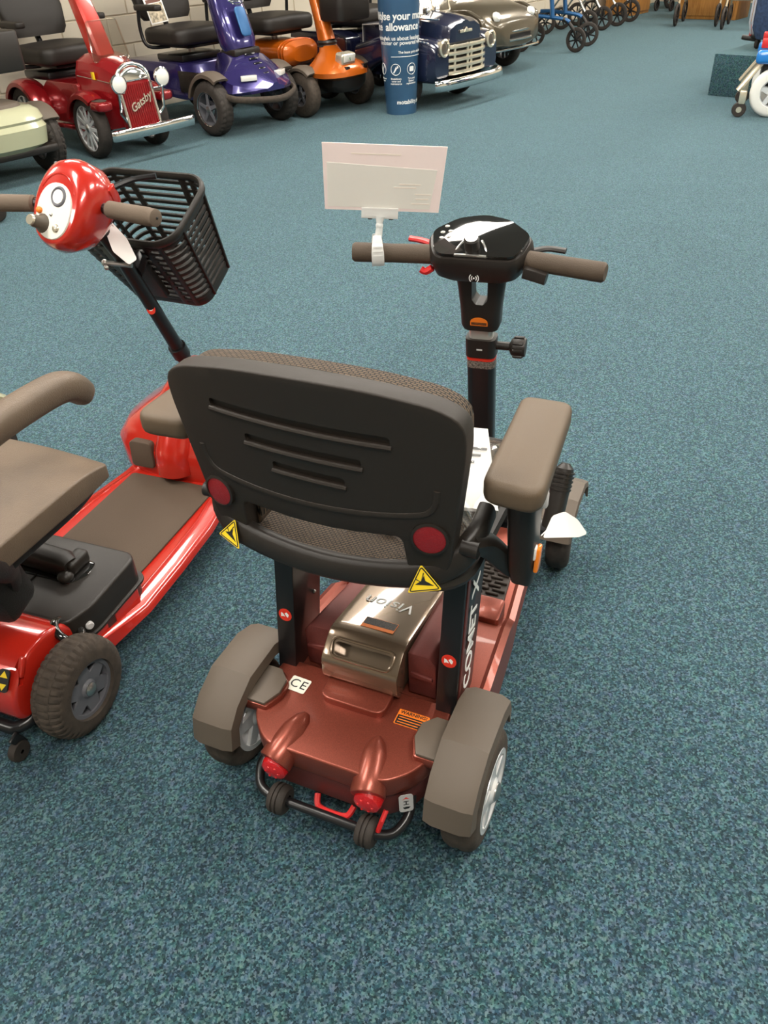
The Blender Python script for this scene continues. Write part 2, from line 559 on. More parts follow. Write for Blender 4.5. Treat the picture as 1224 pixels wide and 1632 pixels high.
def tyre_bm(R, w, r0, tread=None, nT=96, amp=0.004):
    """A tyre round the x axis; tread(theta, s) returns 1 where a groove is, s in -1..1 across the tread."""
    b = B()
    prof = []
    NP = 22
    for i in range(NP+1):
        a = -pi*0.5 - 0.001 + (pi)*i/NP     # across from one side to the other
        s = math.copysign(abs(sin(a))**0.75, sin(a))
        h = abs(cos(a))**0.55
        prof.append((s, h))
    rings = []
    for k in range(nT):
        t = 2*pi*k/nT
        ring = []
        for s, h in prof:
            r = r0 + (R-r0)*h
            if tread and h > 0.55:
                r -= amp*tread(t, s)
            ring.append(V((s*w/2, r*cos(t), r*sin(t))))
        ring.append(V((w*0.36, r0*0.98*cos(t), r0*0.98*sin(t))))
        ring.append(V((-w*0.36, r0*0.98*cos(t), r0*0.98*sin(t))))
        rings.append(ring)
    b.loft(rings, cap=False, loop=True)
    return b

def tread_blocks(n, skew=0.5):
    def f(t, s):
        g = (t*n/(2*pi) + skew*abs(s)) % 1.0
        if abs(abs(s)-0.33) < 0.07: return 1.0
        return 1.0 if g < 0.3 and abs(s) > 0.36 else (0.8 if g < 0.2 and abs(s) < 0.3 else 0.0)
    return f

def tread_fine(n):
    def f(t, s):
        if abs(s) < 0.05: return 0.8
        g = (t*n/(2*pi) + 1.3*s*s + (0.5 if s > 0 else 0)) % 1.0
        return 0.7 if g < 0.18 and abs(s) > 0.1 else 0.0
    return f

def rim_spokes(r, w, n, hub, sw=0.016, lip=0.008, dish=0.2, curved=0.0):
    """Alloy wheel round the x axis."""
    b = B()
    b.lathe([(r-lip, -w/2), (r, -w/2), (r+0.001, -w/2+lip*.6), (r-0.002, -w/2+lip), (r-0.002, w/2-lip), (r+0.001, w/2-lip*.6), (r, w/2), (r-lip, w/2), (r-lip, -w/2)], axis='x', n=40)
    for sgn in (1, -1):
        x1 = sgn*w*dish
        b.lathe([(0, x1+sgn*0.008), (hub*0.8, x1+sgn*0.008), (hub, x1+sgn*0.003), (hub, x1-sgn*0.012)], axis='x', n=24)
    for k in range(n):
        a = 2*pi*k/n
        M = Mx.Rotation(a, 4, 'X')
        t = bmesh.new()
        y0, y1 = hub*0.7, r-lip*0.5
        for x, sg in ((w*dish, 1), (-w*dish, -1)):
            pts = [(-sw*0.75, y0), (sw*0.75, y0), (sw*0.5+curved, y1), (-sw*0.5+curved, y1)]
            A = [t.verts.new((x+sg*0.003, p[0], p[1])) for p in pts]
            C = [t.verts.new((x-sg*0.006, p[0]*0.9, p[1])) for p in pts]
            t.faces.new(A); t.faces.new(C[::-1])
            for i in range(4): t.faces.new((A[i], C[i], C[(i+1) % 4], A[(i+1) % 4]))
        bmesh.ops.recalc_face_normals(t, faces=t.faces)
        b._join(t, 0.0015, 1, M=M)
    return b

def hubcap_bm(r, w, dish=0.2):
    b = B()
    x = w*dish
    b.lathe([(0, x+0.016), (r*0.5, x+0.015), (r, x+0.010), (r, x+0.004), (r*0.6, x), (r*0.6, -x), (r, -x-0.004), (r, -x-0.010), (r*0.5, -x-0.015), (0, -x-0.016)], axis='x', n=20)
    return b

def wheel(root, loc, R, w, r0, tread=None, rimmat=None, nspoke=5, hub=0.022, sw=0.016, tmat=None, dish=0.25, curved=0.0, rot=(0, 0, 0), lip=0.008, name='tyre', nT=96, amp=0.004, rw=0.8):
    t = tyre_bm(R, w, r0, tread, nT, amp).obj(name, tmat or TYRE, root, loc=loc, rot=rot, sharp=30)
    rim_spokes(r0, w*rw, nspoke, hub, sw, lip, dish, curved).obj('wheel_rim', rimmat or RIMW, t)
    hubcap_bm(hub*0.7, w*rw, dish).obj('hub_cap', STEEL, t)
    return t

def sticker(name, pts, z, M, m, parent, thick=0.0008):
    return B().prism(pts, z, z+thick, 'z', M=M).obj(name, m, parent)

def place(pos, normal, up):
    """Matrix for flat things: local z along normal, local y as close to up as can be."""
    n = V(normal).normalized(); u = V(up); u = (u - n*u.dot(n)).normalized(); x = u.cross(n)
    return Mx(((x.x, u.x, n.x, pos[0]), (x.y, u.y, n.y, pos[1]), (x.z, u.z, n.z, pos[2]), (0, 0, 0, 1)))

# ---------------------------------------------------------------- the shop
ROOM = Fr(-2.69, 7.39, 47.0)      # local x along the long wall, local -y into the shop
U0, U1, DEPTH = -9.0, 11.5, 10.5

def room_box(name, c, size, m, bev=0):
    o = B().box(c, size, bev=bev).obj(name, m, None)
    o.location = ROOM.o; o.rotation_euler = (0, 0, ROOM.a)
    o['kind'] = 'structure'
    return o

um, ul = (U0+U1)/2, U1-U0
room_box('floor', (um, -DEPTH/2, -0.05), (ul, DEPTH, 0.1), CARPET)
room_box('wall_left', (um, 0.06, CEILING/2), (ul, 0.12, CEILING), WALL)
wall_left = bpy.data.objects['wall_left']
room_box('wall_back', (U1+0.06, -DEPTH/2, CEILING/2), (0.12, DEPTH, CEILING), WALL)
room_box('wall_right', (um, -DEPTH-0.06, CEILING/2), (ul, 0.12, CEILING), WALL)
room_box('wall_front', (U0-0.06, -DEPTH/2, CEILING/2), (0.12, DEPTH, CEILING), WALL)
room_box('ceiling', (um, -DEPTH/2, CEILING+0.05), (ul, DEPTH, 0.1), CEIL)
room_box('baseboard_left', (um, -0.009, 0.05), (ul, 0.018, 0.1), WALL, 0.004)
room_box('baseboard_back', (U1-0.009, -DEPTH/2, 0.05), (0.018, DEPTH, 0.1), WALL, 0.004)

# painted block courses along the long wall
blk = B().box((0, 0, 0), (0.430, 0.016, 0.205), bev=0.004, seg=1)
first = None
for row in range(6):
    for k in range(27):
        pos = (-3.4 + 0.44*k + (0.22 if row % 2 else 0.0), -0.006, 0.205 + 0.215*row)
        if first is None:
            first = blk.obj('block', WALL, wall_left, loc=pos)
        else:
            c = first.copy(); COL.objects.link(c); c.parent = wall_left; c.location = pos

def panel_light(u, y):
    p = ROOM.w((u, y, CEILING))
    fr = Fr(p.x, p.y, 47.0)
    r = thing('ceiling_light', 'square-cornered white ceiling light panel above the shop floor', 'ceiling light', fr, (0, 0, CEILING-0.03), 'ceiling light panels')
    b = B()
    for sx in (-1, 1):
        b.box((sx*0.61, 0, CEILING-0.012), (0.02, 0.64, 0.024))
    for sy in (-1, 1):
        b.box((0, sy*0.31, CEILING-0.012), (1.24, 0.02, 0.024))
    b.obj('frame', CEIL, r)
    B().box((0, 0, CEILING-0.010), (1.2, 0.6, 0.016)).obj('diffuser', LAMP, r)

for i in range(-2, 5):
    for j in range(-1, 2):
        if (i, j) not in ((-2, 1), (-2, -1)):
            panel_light(-1.15 + 2.6*i, -5.0 + 2.5*j)

# ---------------------------------------------------------------- the maroon scooter in the foreground
M = Fr(-0.0766, 0.887, -24.88)
ms = thing('mobility_scooter', 'dark maroon travel scooter with black seat, nearest the camera', 'mobility scooter', M)

# chassis and footwell
rings = []
for y, hw, z0, z1 in ((0.05, 0.165, 0.085, 0.185), (0.12, 0.205, 0.085, 0.185), (0.32, 0.192, 0.085, 0.165), (0.37, 0.186, 0.08, 0.135), (0.40, 0.182, 0.08, 0.112), (0.60, 0.165, 0.08, 0.112), (0.70, 0.14, 0.085, 0.14), (0.80, 0.10, 0.09, 0.20), (0.84, 0.06, 0.10, 0.20)):
    ring = [(-hw, z0), (hw, z0), (hw+0.012, z0+0.02), (hw+0.006, z1), (hw-0.006, z1+0.006), (hw-0.014, z1), (-hw+0.014, z1), (-hw+0.006, z1+0.006), (-hw-0.006, z1), (-hw-0.012, z0+0.02)]
    rings.append([V((p[0], y, p[1])) for p in ring])
B().loft(rings).obj('chassis', MAROON, ms, sharp=30)
fm = B().prism(rpoly([(-0.155, 0.395), (0.155, 0.395), (0.138, 0.60), (-0.138, 0.60)], 0.02), 0.111, 0.117, 'z').obj('foot_mat', RIBBED, ms)
b = B()
for k in range(15):
    y = 0.405 + 0.0132*k
    hw = 0.15 - (y-0.395)*0.083
    for c in range(8):
        x = -hw + (c+0.5)*2*hw/8
        b.box((x + (0.006 if k % 2 else -0.006), y, 0.120), (2*hw/8*0.8, 0.007, 0.008), bev=0.002, seg=1)
b.obj('mat_ribs', RIBBED, fm)
for s in (-1, 1):
    b = B(); b.prism(rpoly([(s*0.10, 0.33), (s*0.17, 0.33), (s*0.168, 0.395), (s*0.10, 0.395)], 0.01), 0.13, 0.172, 'z', bev=0.006); b.obj('step_riser', MAROON, ms)

# rear body
deck_plan = [(-0.165, 0.07), (-0.172, -0.02), (-0.150, -0.075), (-0.108, -0.112), (0.108, -0.112), (0.150, -0.075), (0.172, -0.02), (0.165, 0.07)]
deck = B().prism(rpoly(deck_plan, [0.01, 0.03, 0.03, 0.02, 0.02, 0.03, 0.03, 0.01]), 0.158, 0.203, 'z', bev=0.012, seg=3).obj('rear_deck', MAROON, ms)
B().prism(rpoly([(x*0.95, y*0.95+0.004) for x, y in deck_plan], 0.02), 0.085, 0.162, 'z', bev=0.008).obj('rear_skirt', MAROOND, ms)
B().prism(rpoly([(-0.062, 0.052), (-0.062, 0.0), (0.062, 0.0), (0.062, 0.052)], [0.004, 0.022, 0.022, 0.004], 5), 0.195, 0.217, 'z', bev=0.007, seg=3).obj('raised_lid', MAROON, ms)
for s in (-1, 1):
    p0, p1 = V((s*0.068, -0.034, 0.204)), V((s*0.086, -0.124, 0.172))
    d = (p1-p0).normalized()
    up = V((0, 0, 1)); up = (up - d*up.dot(d)).normalized(); sd = d.cross(up)
    rr = []
    for t, r in ((0, 0.006), (0.12, 0.016), (0.35, 0.024), (0.7, 0.0285), (0.97, 0.030), (1.0, 0.0285)):
        rr.append(sring(p0.lerp(p1, t), sd, up, r, r*1.0, 2.0, 24))
    hood = B().loft(rr).obj('tail_light_hood', MAROON, ms)
    lens = B(); d = V((0, -1, 0.0)); up = V((0, 0, 1)); sd = V((1, 0, 0)); p1 = p1 + V((0, -0.004, -0.012))
    pr = [(0.0, 0.010), (0.012, 0.009), (0.022, 0.004), (0.0245, -0.004), (0.0245, -0.02)]
    lens.lathe(pr, p1, tuple(d), 24)
    for k in range(7):
        a = 2*pi*k/6
        q = p1 + d*0.0075 + ((sd*cos(a)+up*sin(a))*0.012 if k < 6 else V((0, 0, 0)))
        lens.ball(q, 0.0030, 8, 6)
    lens.obj('tail_light_lens', LENS, hood, label='round red tail light lens')
sticker('ce_sticker', rrect(0.038, 0.032, 0.003), 0.0, place((-0.112, 0.018, 0.2035), (0, 0, 1), (0.05, 1, 0)), mat('white_label', (0.78, 0.76, 0.66), 0.5), ms)
b = B(); b.text('CE', 0.026, place((-0.112, 0.018, 0.2045), (0, 0, 1), (0.05, 1, 0)), depth=0.0002, spacing=1.15)
b.obj('ce_mark', INK, ms)
wst = sticker('warning_sticker', rrect(0.056, 0.032, 0.002), 0.0, place((0.108, 0.018, 0.2035), (0, 0, 1), (0, 1, 0)), ORANGES, ms)
sticker('warning_text_panel', rrect(0.052, 0.019, 0.001), 0.0, place((0.108, 0.0125, 0.2044), (0, 0, 1), (0, 1, 0)), INK, wst, 0.0003)
b = B(); b.text('WARNING!', 0.0095, place((0.108, 0.0285, 0.2046), (0, 0, 1), (0, 1, 0)), depth=0.0002, bold=0.0002)
b.obj('warning_word', INK, wst)
b = B()
for k in range(3):
    b.box((0.108 - (0.004 if k == 2 else 0), 0.0180-0.0055*k, 0.2049), (0.046-0.008*(k == 2), 0.0016, 0.0003))
b.obj('warning_lines', ORANGES, wst)

# battery with its handle, maroon covers on both sides
bat = B().prism(rpoly([(0.040, 0.225), (0.040, 0.268), (0.085, 0.303), (0.36, 0.2515), (0.36, 0.20), (0.05, 0.21)], [0.006, 0.012, 0.014, 0.01, 0.005, 0.005], 3), -0.072, 0.072, 'x', bev=0.010, seg=3, cuts={'x': [-0.06+0.01*k for k in range(13)], 'y': [0.09+0.02*k for k in range(13)]}, fn=lambda c: (c.x, c.y, c.z + (0.003*(1-(c.x/0.072)**2) if c.z > 0.235 and c.y > 0.083 else 0) - (0.03*max(0, abs(c.x)-0.05) if c.y < 0.08 else 0))).obj('battery', BRONZE, ms)
q = B()
Ms = place((0, 0.0605, 0.2845), (0, -0.58, 0.81), (0, 0.81, 0.58))
q.prism(rpoly([(-0.054, 0.010), (0.054, 0.010), (0.050, -0.014), (-0.050, -0.014)], 0.008), -0.030, 0.03, 'z', M=Ms)
cut(bat, q)
rimp = [(-0.060, 0.016), (0.060, 0.016), (0.056, -0.018), (-0.056, -0.018)]
path = [Ms @ V((x, y, 0.001)) for x, y in rpoly(rimp, 0.012, 4)]
B().tube(path, 0.0028, 8, closed=True).obj('handle_rim', BRONZE, bat)
b = B(); b.text('Vision', 0.040, place((0.0, 0.190, 0.2868), (0, 0.187, 1), (0, -1, 0)), depth=0.0003, shear=0.15)
b.obj('battery_lettering', WHITE, bat)
Mb = place((0.008, 0.122, 0.2995), (0, 0.187, 1), (0, 1, 0))
lb = sticker('battery_label', rrect(0.062, 0.030, 0.001), 0.0, Mb, ORANGES, bat, 0.0006)
sticker('battery_label_text', rrect(0.060, 0.020, 0.001), 0.0006, Mb @ Mx.Translation((0, 0.004, 0)), mat('speckled_print', (0.05, 0.04, 0.035), 0.5, var=0.9, vscale=500), lb, 0.0003)
for s in (-1, 1):
    prof = [(0.075, 0.292), (0.116, 0.292), (0.128, 0.274), (0.128, 0.19), (0.075, 0.19)]
    c = B().prism([(s*x, z) for x, z in prof], 0.085, 0.34, 'y', bev=0.004, fn=lambda c: (c.x*(1-0.10*(c.y-0.085)/0.255), c.y, c.z - (0.17*(c.y-0.085) if c.z > 0.26 else 0))).obj('side_cover', MAROOND, ms)
    B().prism([(s*0.082, 0.236), (s*0.122, 0.236), (s*0.122, 0.244), (s*0.082, 0.250)], 0.080, 0.087, 'y', bev=0.002).obj('cover_step', MAROOND, c)

# seat posts
for s in (-1, 1):
    pp = rpoly([(0.052, 0.185), (0.150, 0.185), (0.215, 0.50), (0.215, 0.535), (0.105, 0.535), (0.095, 0.45)], 0.01)
    x0, x1 = (s*0.137, s*0.173) if s > 0 else (s*0.173, s*0.137)
    post = B().prism(pp, x0, x1, 'x', bev=0.004).obj('seat_post', BLKMETAL, ms)
    B().prism(rpoly([(0.064, 0.20), (0.072, 0.20), (0.125, 0.50), (0.112, 0.50)], 0.003), x1 if s > 0 else x0-0.002, x1+0.002 if s > 0 else x0, 'x').obj('post_trim', MAROOND, post)
    # round red no-step badge on the rear face
    c = (s*0.155, 0.0735, 0.314)
    Mp = place(c, (0, -0.987, 0.16), (0, 0.16, 0.987))
    bd = B().prism(rrect(0.026, 0.026, 0.0129, 6), 0.0, 0.001, 'z', M=Mp).obj('no_step_badge', REDS, post)
    b = B(Mp)
    b.prism([(-0.008, 0.004), (-0.002, 0.002), (0.003, 0.006), (0.0075, 0.002), (0.006, -0.004), (-0.004, -0.003), (-0.008, -0.005)], 0.001, 0.0014, 'z')
    b.obj('badge_foot', WHITE, bd)
    B(Mp).box((0, 0, 0.0016), (0.020, 0.0018, 0.0006), rot=(0, 0, -55)).obj('badge_bar', REDS, bd)
    if s > 0:
        b = B()
        b.text('COMET X', 0.052, place((0.1765, 0.126, 0.335), (1, 0, 0), (0, -0.98, 0.19)), depth=0.0004, bold=0.0008, shear=0.1)
        b.obj('post_lettering', WHITE, post)
    else:
        b = B()
        for y, z in ((0.16, 0.36), (0.15, 0.31), (0.185, 0.43)):
            b.ball((-0.1365, y, z), 0.004, 10, 6)
        b.obj('rivet', STEEL, post)
B().box((0, 0.20, 0.523), (0.32, 0.18, 0.018), bev=0.004).obj('seat_mount', BLKMETAL, ms)

# seat
seat_out = rrect(0.395, 0.395, 0.055, 6)
def seat_dip(co):
    return (co.x, co.y, co.z - 0.010*math.exp(-(co.x/0.13)**2 - ((co.y-0.2)/0.15)**2))
cutx = [-0.18+0.03*k for k in range(13)]
B().prism([(x, y+0.185) for x, y in rrect(0.375, 0.385, 0.045, 6)], 0.535, 0.566, 'z', bev=0.010, seg=3, cuts={'x': cutx, 'y': [0.03*k for k in range(15)]}, fn=seat_dip).obj('seat_cushion', WEAVE, ms, sharp=60)
path = [(x, y+0.185, 0.549 + 0.012*(1 if y < 0 else 0)) for x, y in seat_out]
B().tube(path, 0.012, 8, closed=True).obj('seat_frame', BLACK, ms)

# backrest: bent shell with a window low down, carried on a curved bar
def bend(co):
    return (co.x, co.y + 0.55*co.x*co.x - 0.10*(co.z-0.6) + 0.018, co.z)
half = [(0.0, 0.878), (0.10, 0.873), (0.175, 0.858), (0.207, 0.838), (0.209, 0.80), (0.192, 0.66), (0.182, 0.585), (0.130, 0.572), (0.126, 0.60), (0.122, 0.648), (0.0, 0.640)]
outl = half + [(-x, z) for x, z in half[-2:0:-1]]
rr_ = [0.05, 0.05, 0.03, 0.03, 0.05, 0.03, 0.02, 0.02, 0.01, 0.012, 0.05]
rad_l = rr_ + rr_[-2:0:-1]
cz = [0.585+0.02*k for k in range(15)]
shell = B().prism(rpoly(outl, rad_l, 3), -0.052, -0.020, 'y', bev=0.012, seg=3, cuts={'x': cutx, 'z': cz}, fn=bend).obj('backrest', SHELL, ms)
q = B()
for xa, xb, za, zb in ((-0.135, 0.118, 0.812, 0.803), (-0.088, 0.078, 0.769, 0.763), (-0.052, 0.052, 0.733, 0.728)):
    pts = [(xa, za+0.008), (xb, zb+0.008), (xb, zb-0.005), (xa, za-0.005)]
    q.prism(rpoly(pts, 0.005), -0.058, -0.046, 'y', fn=bend, cuts={'x': cutx})
cut(shell, q)
b = B()
for xa, xb, za, zb in ((-0.137, 0.120, 0.804, 0.795), (-0.090, 0.080, 0.761, 0.755), (-0.054, 0.054, 0.725, 0.720)):
    b.tube([bend(V((xa+(xb-xa)*k/8, -0.052, za+(zb-za)*k/8))) for k in range(9)], 0.0035, 8)
b.obj('backrest_slot_lip', SHELL, shell)
rp = [(-0.172, 0.735), (-0.166, 0.705), (-0.14, 0.690), (-0.05, 0.680), (0.05, 0.680), (0.14, 0.690), (0.166, 0.705), (0.172, 0.735)]
B().tube([bend(V((p.x, -0.051, p.y))) for p in cr([(x, z, 0) for x, z in rp], 5)], 0.005, 8, flat=0.7).obj('backrest_ridge', SHELL, shell)
inner = [(x*0.955, 0.6+(z-0.6)*0.985+0.0005) for x, z in outl]
B().prism(rpoly(inner, rad_l, 3), -0.022, 0.012, 'y', bev=0.010, seg=3, cuts={'x': cutx, 'z': cz}, fn=bend).obj('back_cushion', WEAVE, ms, sharp=60)
for s in (-1, 1):
    c = V(bend(V((s*0.161, -0.054, 0.654))))
    n = V((s*0.17, -1, 0.05)).normalized()
    rf = B().lathe([(0.0255, -0.004), (0.0255, 0.003), (0.022, 0.004), (0.022, 0.002)], c, tuple(n), 28).obj('reflector_ring', BLACK, shell)
    B().lathe([(0, 0.0042), (0.012, 0.0040), (0.0222, 0.0025), (0.0222, -0.002)], c, tuple(n), 28).obj('round_reflector', LENSD, rf)
bar = [(-0.208, 0.075, 0.64), (-0.204, 0.030, 0.622), (-0.180, -0.002, 0.594), (-0.12, -0.022, 0.576), (0, -0.032, 0.567), (0.12, -0.022, 0.576), (0.180, -0.002, 0.594), (0.204, 0.030, 0.622), (0.208, 0.075, 0.64)]
bp = cr(bar, 5)
bo = B().tube(bp, 0.0200, 14, flat=0.62, up=(0, 0.25, 1), e=3).obj('back_support_bar', BLACK, ms)
for s in (-1, 1):
    Mp = place((s*0.152, -0.031, 0.583), (s*0.30, -1, 0.42), (-s*0.25, 0.3, 1))
    tri = rpoly([(-0.024, -0.017), (0.024, -0.017), (0.0, 0.022)], 0.004, 3)
    ws = B().prism(tri, 0.0, 0.0012, 'z', M=Mp).obj('pinch_warning', YELLOW, bo)
    b = B(Mp)
    loop = [V((x*0.86, y*0.86-0.0005, 0.0012)) for x, y in tri]
    b.tube(loop, 0.0009, 5, closed=True)
    b.prism([(-0.012, -0.006), (0.014, -0.010), (0.003, -0.002), (0.002, 0.006), (-0.002, -0.001)], 0.0012, 0.0016, 'z')
    b.tube([V((-0.010, 0.002, 0.0015)), V((-0.003, -0.003, 0.0015)), V((0.002, 0.010, 0.0015))], 0.0008, 5)
    b.obj('warning_pictogram', INK, ws)

# armrests
for s in (-1, 1):
    plan = [(s*0.218, 0.0), (s*0.298, -0.006), (s*0.284, 0.235), (s*0.208, 0.235)] if s > 0 else [(-0.222, 0.0), (-0.312, -0.006), (-0.304, 0.235), (-0.214, 0.235)]
    ar = B().prism(rpoly(plan, [0.022, 0.03, 0.018, 0.02], 6), 0.705, 0.741, 'z', bev=0.010, seg=3).obj('armrest', PAD, ms)
    b = B()
    rings = []
    for z, y0, y1, hw in ((0.706, 0.030, 0.16, 0.022), (0.68, 0.034, 0.10, 0.020), (0.62, 0.045, 0.100, 0.019), (0.55, 0.060, 0.115, 0.019), (0.520, 0.072, 0.125, 0.016)):
        rings.append([V(((0.262 if s > 0 else -0.232) + p[0]*hw*2, (0 if s > 0 else 0.03) + (y0+y1)/2 + p[1]*(y1-y0), z)) for p in rrect(1, 1, 0.25, 3)])
    b.loft(rings)
    b.obj('armrest_bracket', BLACK, ar)
    b = B()
    b.tube(cr([((0.258 if s > 0 else -0.235), 0.095, 0.535), ((0.240 if s > 0 else -0.228), 0.085, 0.545), (s*0.215, 0.05, 0.60), (s*0.200, 0.015, 0.622)], 5), 0.017, 10, e=3)
    b.lathe([(0, 0.012), (0.012, 0.012), (0.012, -0.012), (0, -0.012)], (s*0.205, 0.01, 0.62), 'x', 16)
    b.obj('armrest_arm', BLACK, ar)
    if s < 0: continue
    rfl = B().box((s*0.284, 0.075, 0.575), (0.007, 0.020, 0.040), rot=(-8, 0, 0), bev=0.003).obj('side_reflector', AMBER, ar)
    B().box((s*0.280, 0.068, 0.590), (0.006, 0.012, 0.022), bev=0.002).obj('reflector_clip', PAPER, rfl)
    B().box((s*0.287, 0.062, 0.688), (0.012, 0.012, 0.026), rot=(0, 0, 0), bev=0.004).obj('armrest_clip', GREYS, ar)
# ribbed lever beside the seat
b = B()
p0, p1 = V((0.268, 0.245, 0.490)), V((0.272, 0.300, 0.592))
b.tube([p0.lerp(p1, t) for t in (0, 0.3, 0.7, 0.93, 1.0)], [0.020, 0.019, 0.019, 0.017, 0.008], 14, flat=0.8, e=3)
lv = b.obj('swivel_lever', BLACK, ms)
b = B()
for k in range(5):
    b.tube([p0.lerp(p1, 0.62+0.06*k), p0.lerp(p1, 0.645+0.06*k)], 0.0205, 14, flat=0.82, e=3)
b.obj('lever_rib', BLACK, lv)
B().box((0.22, 0.24, 0.50), (0.11, 0.03, 0.014), bev=0.004).obj('lever_arm', BLKMETAL, lv)

# rear wheels and guards
wr = wheel(ms, (0.230, 0, 0.108), 0.108, 0.064, 0.074, tread_fine(34), RIMW, 5, 0.024, 0.024, TYREBR, 0.44, lip=0.010, amp=0.003, rw=1.02)
wl = inst(wr, ms, (-0.230, 0, 0.108))
for s in (-1, 1):
    prof = [(0.118, 0.195), (0.104, 0.232), (0.06, 0.250), (-0.03, 0.252), (-0.083, 0.228), (-0.113, 0.198), (-0.124, 0.150)]
    rings = []
    for y, z in prof:
        d = V((y, z-0.108)); d.normalize()
        th = 0.052
        cs = []
        for x, k in ((-0.043, 0.55), (-0.040, 0.12), (-0.024, 0.0), (0.024, 0.0), (0.040, 0.12), (0.043, 0.55)):
            cs.append(V((s*0.218 + s*x, y - d.x*th*k, z - d.y*th*k)))
        for x, k in ((0.038, 0.55), (0.034, 0.22), (-0.034, 0.22), (-0.038, 0.55)):
            cs.append(V((s*0.218 + s*x, y - d.x*th*k, z - d.y*th*k)))
        rings.append(cs)
    g = B().loft(rings).obj('mudguard', GREYBR, ms, sharp=22)
    plan = [(s*0.128, -0.020), (s*0.142, -0.052), (s*0.20, -0.052), (s*0.20, 0.03), (s*0.150, 0.03), (s*0.130, 0.010)]
    B().prism(plan, 0.212, 0.219, 'z', bev=0.002).obj('guard_bracket', GREYBR, g)
    B().prism([(x*0.99 - s*0.003, y*1.05) for x, y in plan], 0.19, 0.213, 'z', bev=0.006).obj('guard_mount', MAROON, ms)

# anti-tip bar with rollers, red levers, freewheel sticker
path = cr([(-0.135, -0.055, 0.115), (-0.142, -0.090, 0.098), (-0.128, -0.122, 0.085), (-0.10, -0.134, 0.082)], 5) + [V((0.10, -0.134, 0.082))] + cr([(0.10, -0.134, 0.082), (0.128, -0.122, 0.085), (0.142, -0.090, 0.098), (0.135, -0.055, 0.115)], 5)[1:]
at = B().tube(path, 0.0085, 12).obj('anti_tip_bar', BLKMETAL, ms)
for s in (-1, 1):
    pr = [(0.010, -0.016), (0.022, -0.016), (0.026, -0.012), (0.027, -0.006), (0.0245, -0.005), (0.0245, -0.003), (0.027, -0.002), (0.027, 0.002), (0.0245, 0.003), (0.0245, 0.005), (0.027, 0.006), (0.026, 0.012), (0.022, 0.016), (0.010, 0.016)]
    B().lathe(pr, (s*0.084, -0.132, 0.080), 'x', 24).obj('anti_tip_roller', TYRE, at)
B().tube(cr([(-0.022, -0.105, 0.092), (-0.014, -0.121, 0.082), (0.013, -0.124, 0.080), (0.040, -0.121, 0.082), (0.048, -0.105, 0.092)], 5), 0.0055, 8).obj('release_handle', REDPL, ms)
B().tube([V((0.112, -0.112, 0.128)), V((0.110, -0.126, 0.118)), V((0.104, -0.132, 0.092))], 0.0045, 8).obj('freewheel_lever', REDPL, ms)
Mp = place((0.138, -0.090, 0.138), (0.52, -0.8, 0.05), (0, 0, 1))
fs = sticker('freewheel_sticker', rrect(0.024, 0.044, 0.006), 0.004, Mp, GREYS, ms)
b = B(Mp)
b.prism([(-0.006, 0.010), (0.0, 0.016), (0.006, 0.010), (0.002, 0.012), (-0.002, 0.012)], 0.0048, 0.0052, 'z')
b.obj('freewheel_symbol', REDS, fs)
b = B(Mp)
b.box((0, 0.001, 0.005), (0.002, 0.008, 0.0004)); b.box((0, 0.005, 0.005), (0.009, 0.0015, 0.0004)); b.box((0, -0.003, 0.005), (0.009, 0.0015, 0.0004))
b.prism([(-0.006, -0.010), (-0.003, -0.015), (0.004, -0.014), (0.007, -0.010), (0.001, -0.009)], 0.0048, 0.0052, 'z')
b.obj('drive_symbol', INK, fs)

# front wheels and guards, front cowl
fw = wheel(ms, (0.205, 0.76, 0.095), 0.095, 0.058, 0.058, tread_fine(30), RIMW, 5, 0.020, 0.018, TYRE, 0.42, rot=(0, 0, 7), lip=0.006, amp=0.002, nT=72)
inst(fw, ms, (-0.205, 0.76, 0.095), (0, 0, 7))
for s in (-1, 1):
    prof = [(0.115, 0.14), (0.10, 0.185), (0.05, 0.212), (-0.03, 0.212), (-0.085, 0.182), (-0.108, 0.140)]
    rings = []
    for y, z in prof:
        d = V((y, z-0.095)); d.normalize(); th = 0.026
        cs = []
        for x, k in ((-0.040, 0.55), (-0.037, 0.12), (-0.022, 0.0), (0.022, 0.0), (0.037, 0.12), (0.040, 0.55), (0.035, 0.55), (0.031, 0.22), (-0.031, 0.22), (-0.035, 0.55)):
            cs.append(V((s*0.205 + s*x, 0.76 + y - d.x*th*k, z - d.y*th*k)))
        rings.append(cs)
    B().loft(rings).obj('front_mudguard', GREYBR, ms, sharp=22)
b = B()
rings = []
for z, a, c, yc in ((0.17, 0.135, 0.11, 0.78), (0.205, 0.110, 0.090, 0.785), (0.235, 0.06, 0.055, 0.785), (0.250, 0.042, 0.04, 0.785)):
    rings.append(sring((0, yc, z), (1, 0, 0), (0, 1, 0), a, c, 3, 28))
b.loft(rings).obj('front_cowl', MAROON, ms)

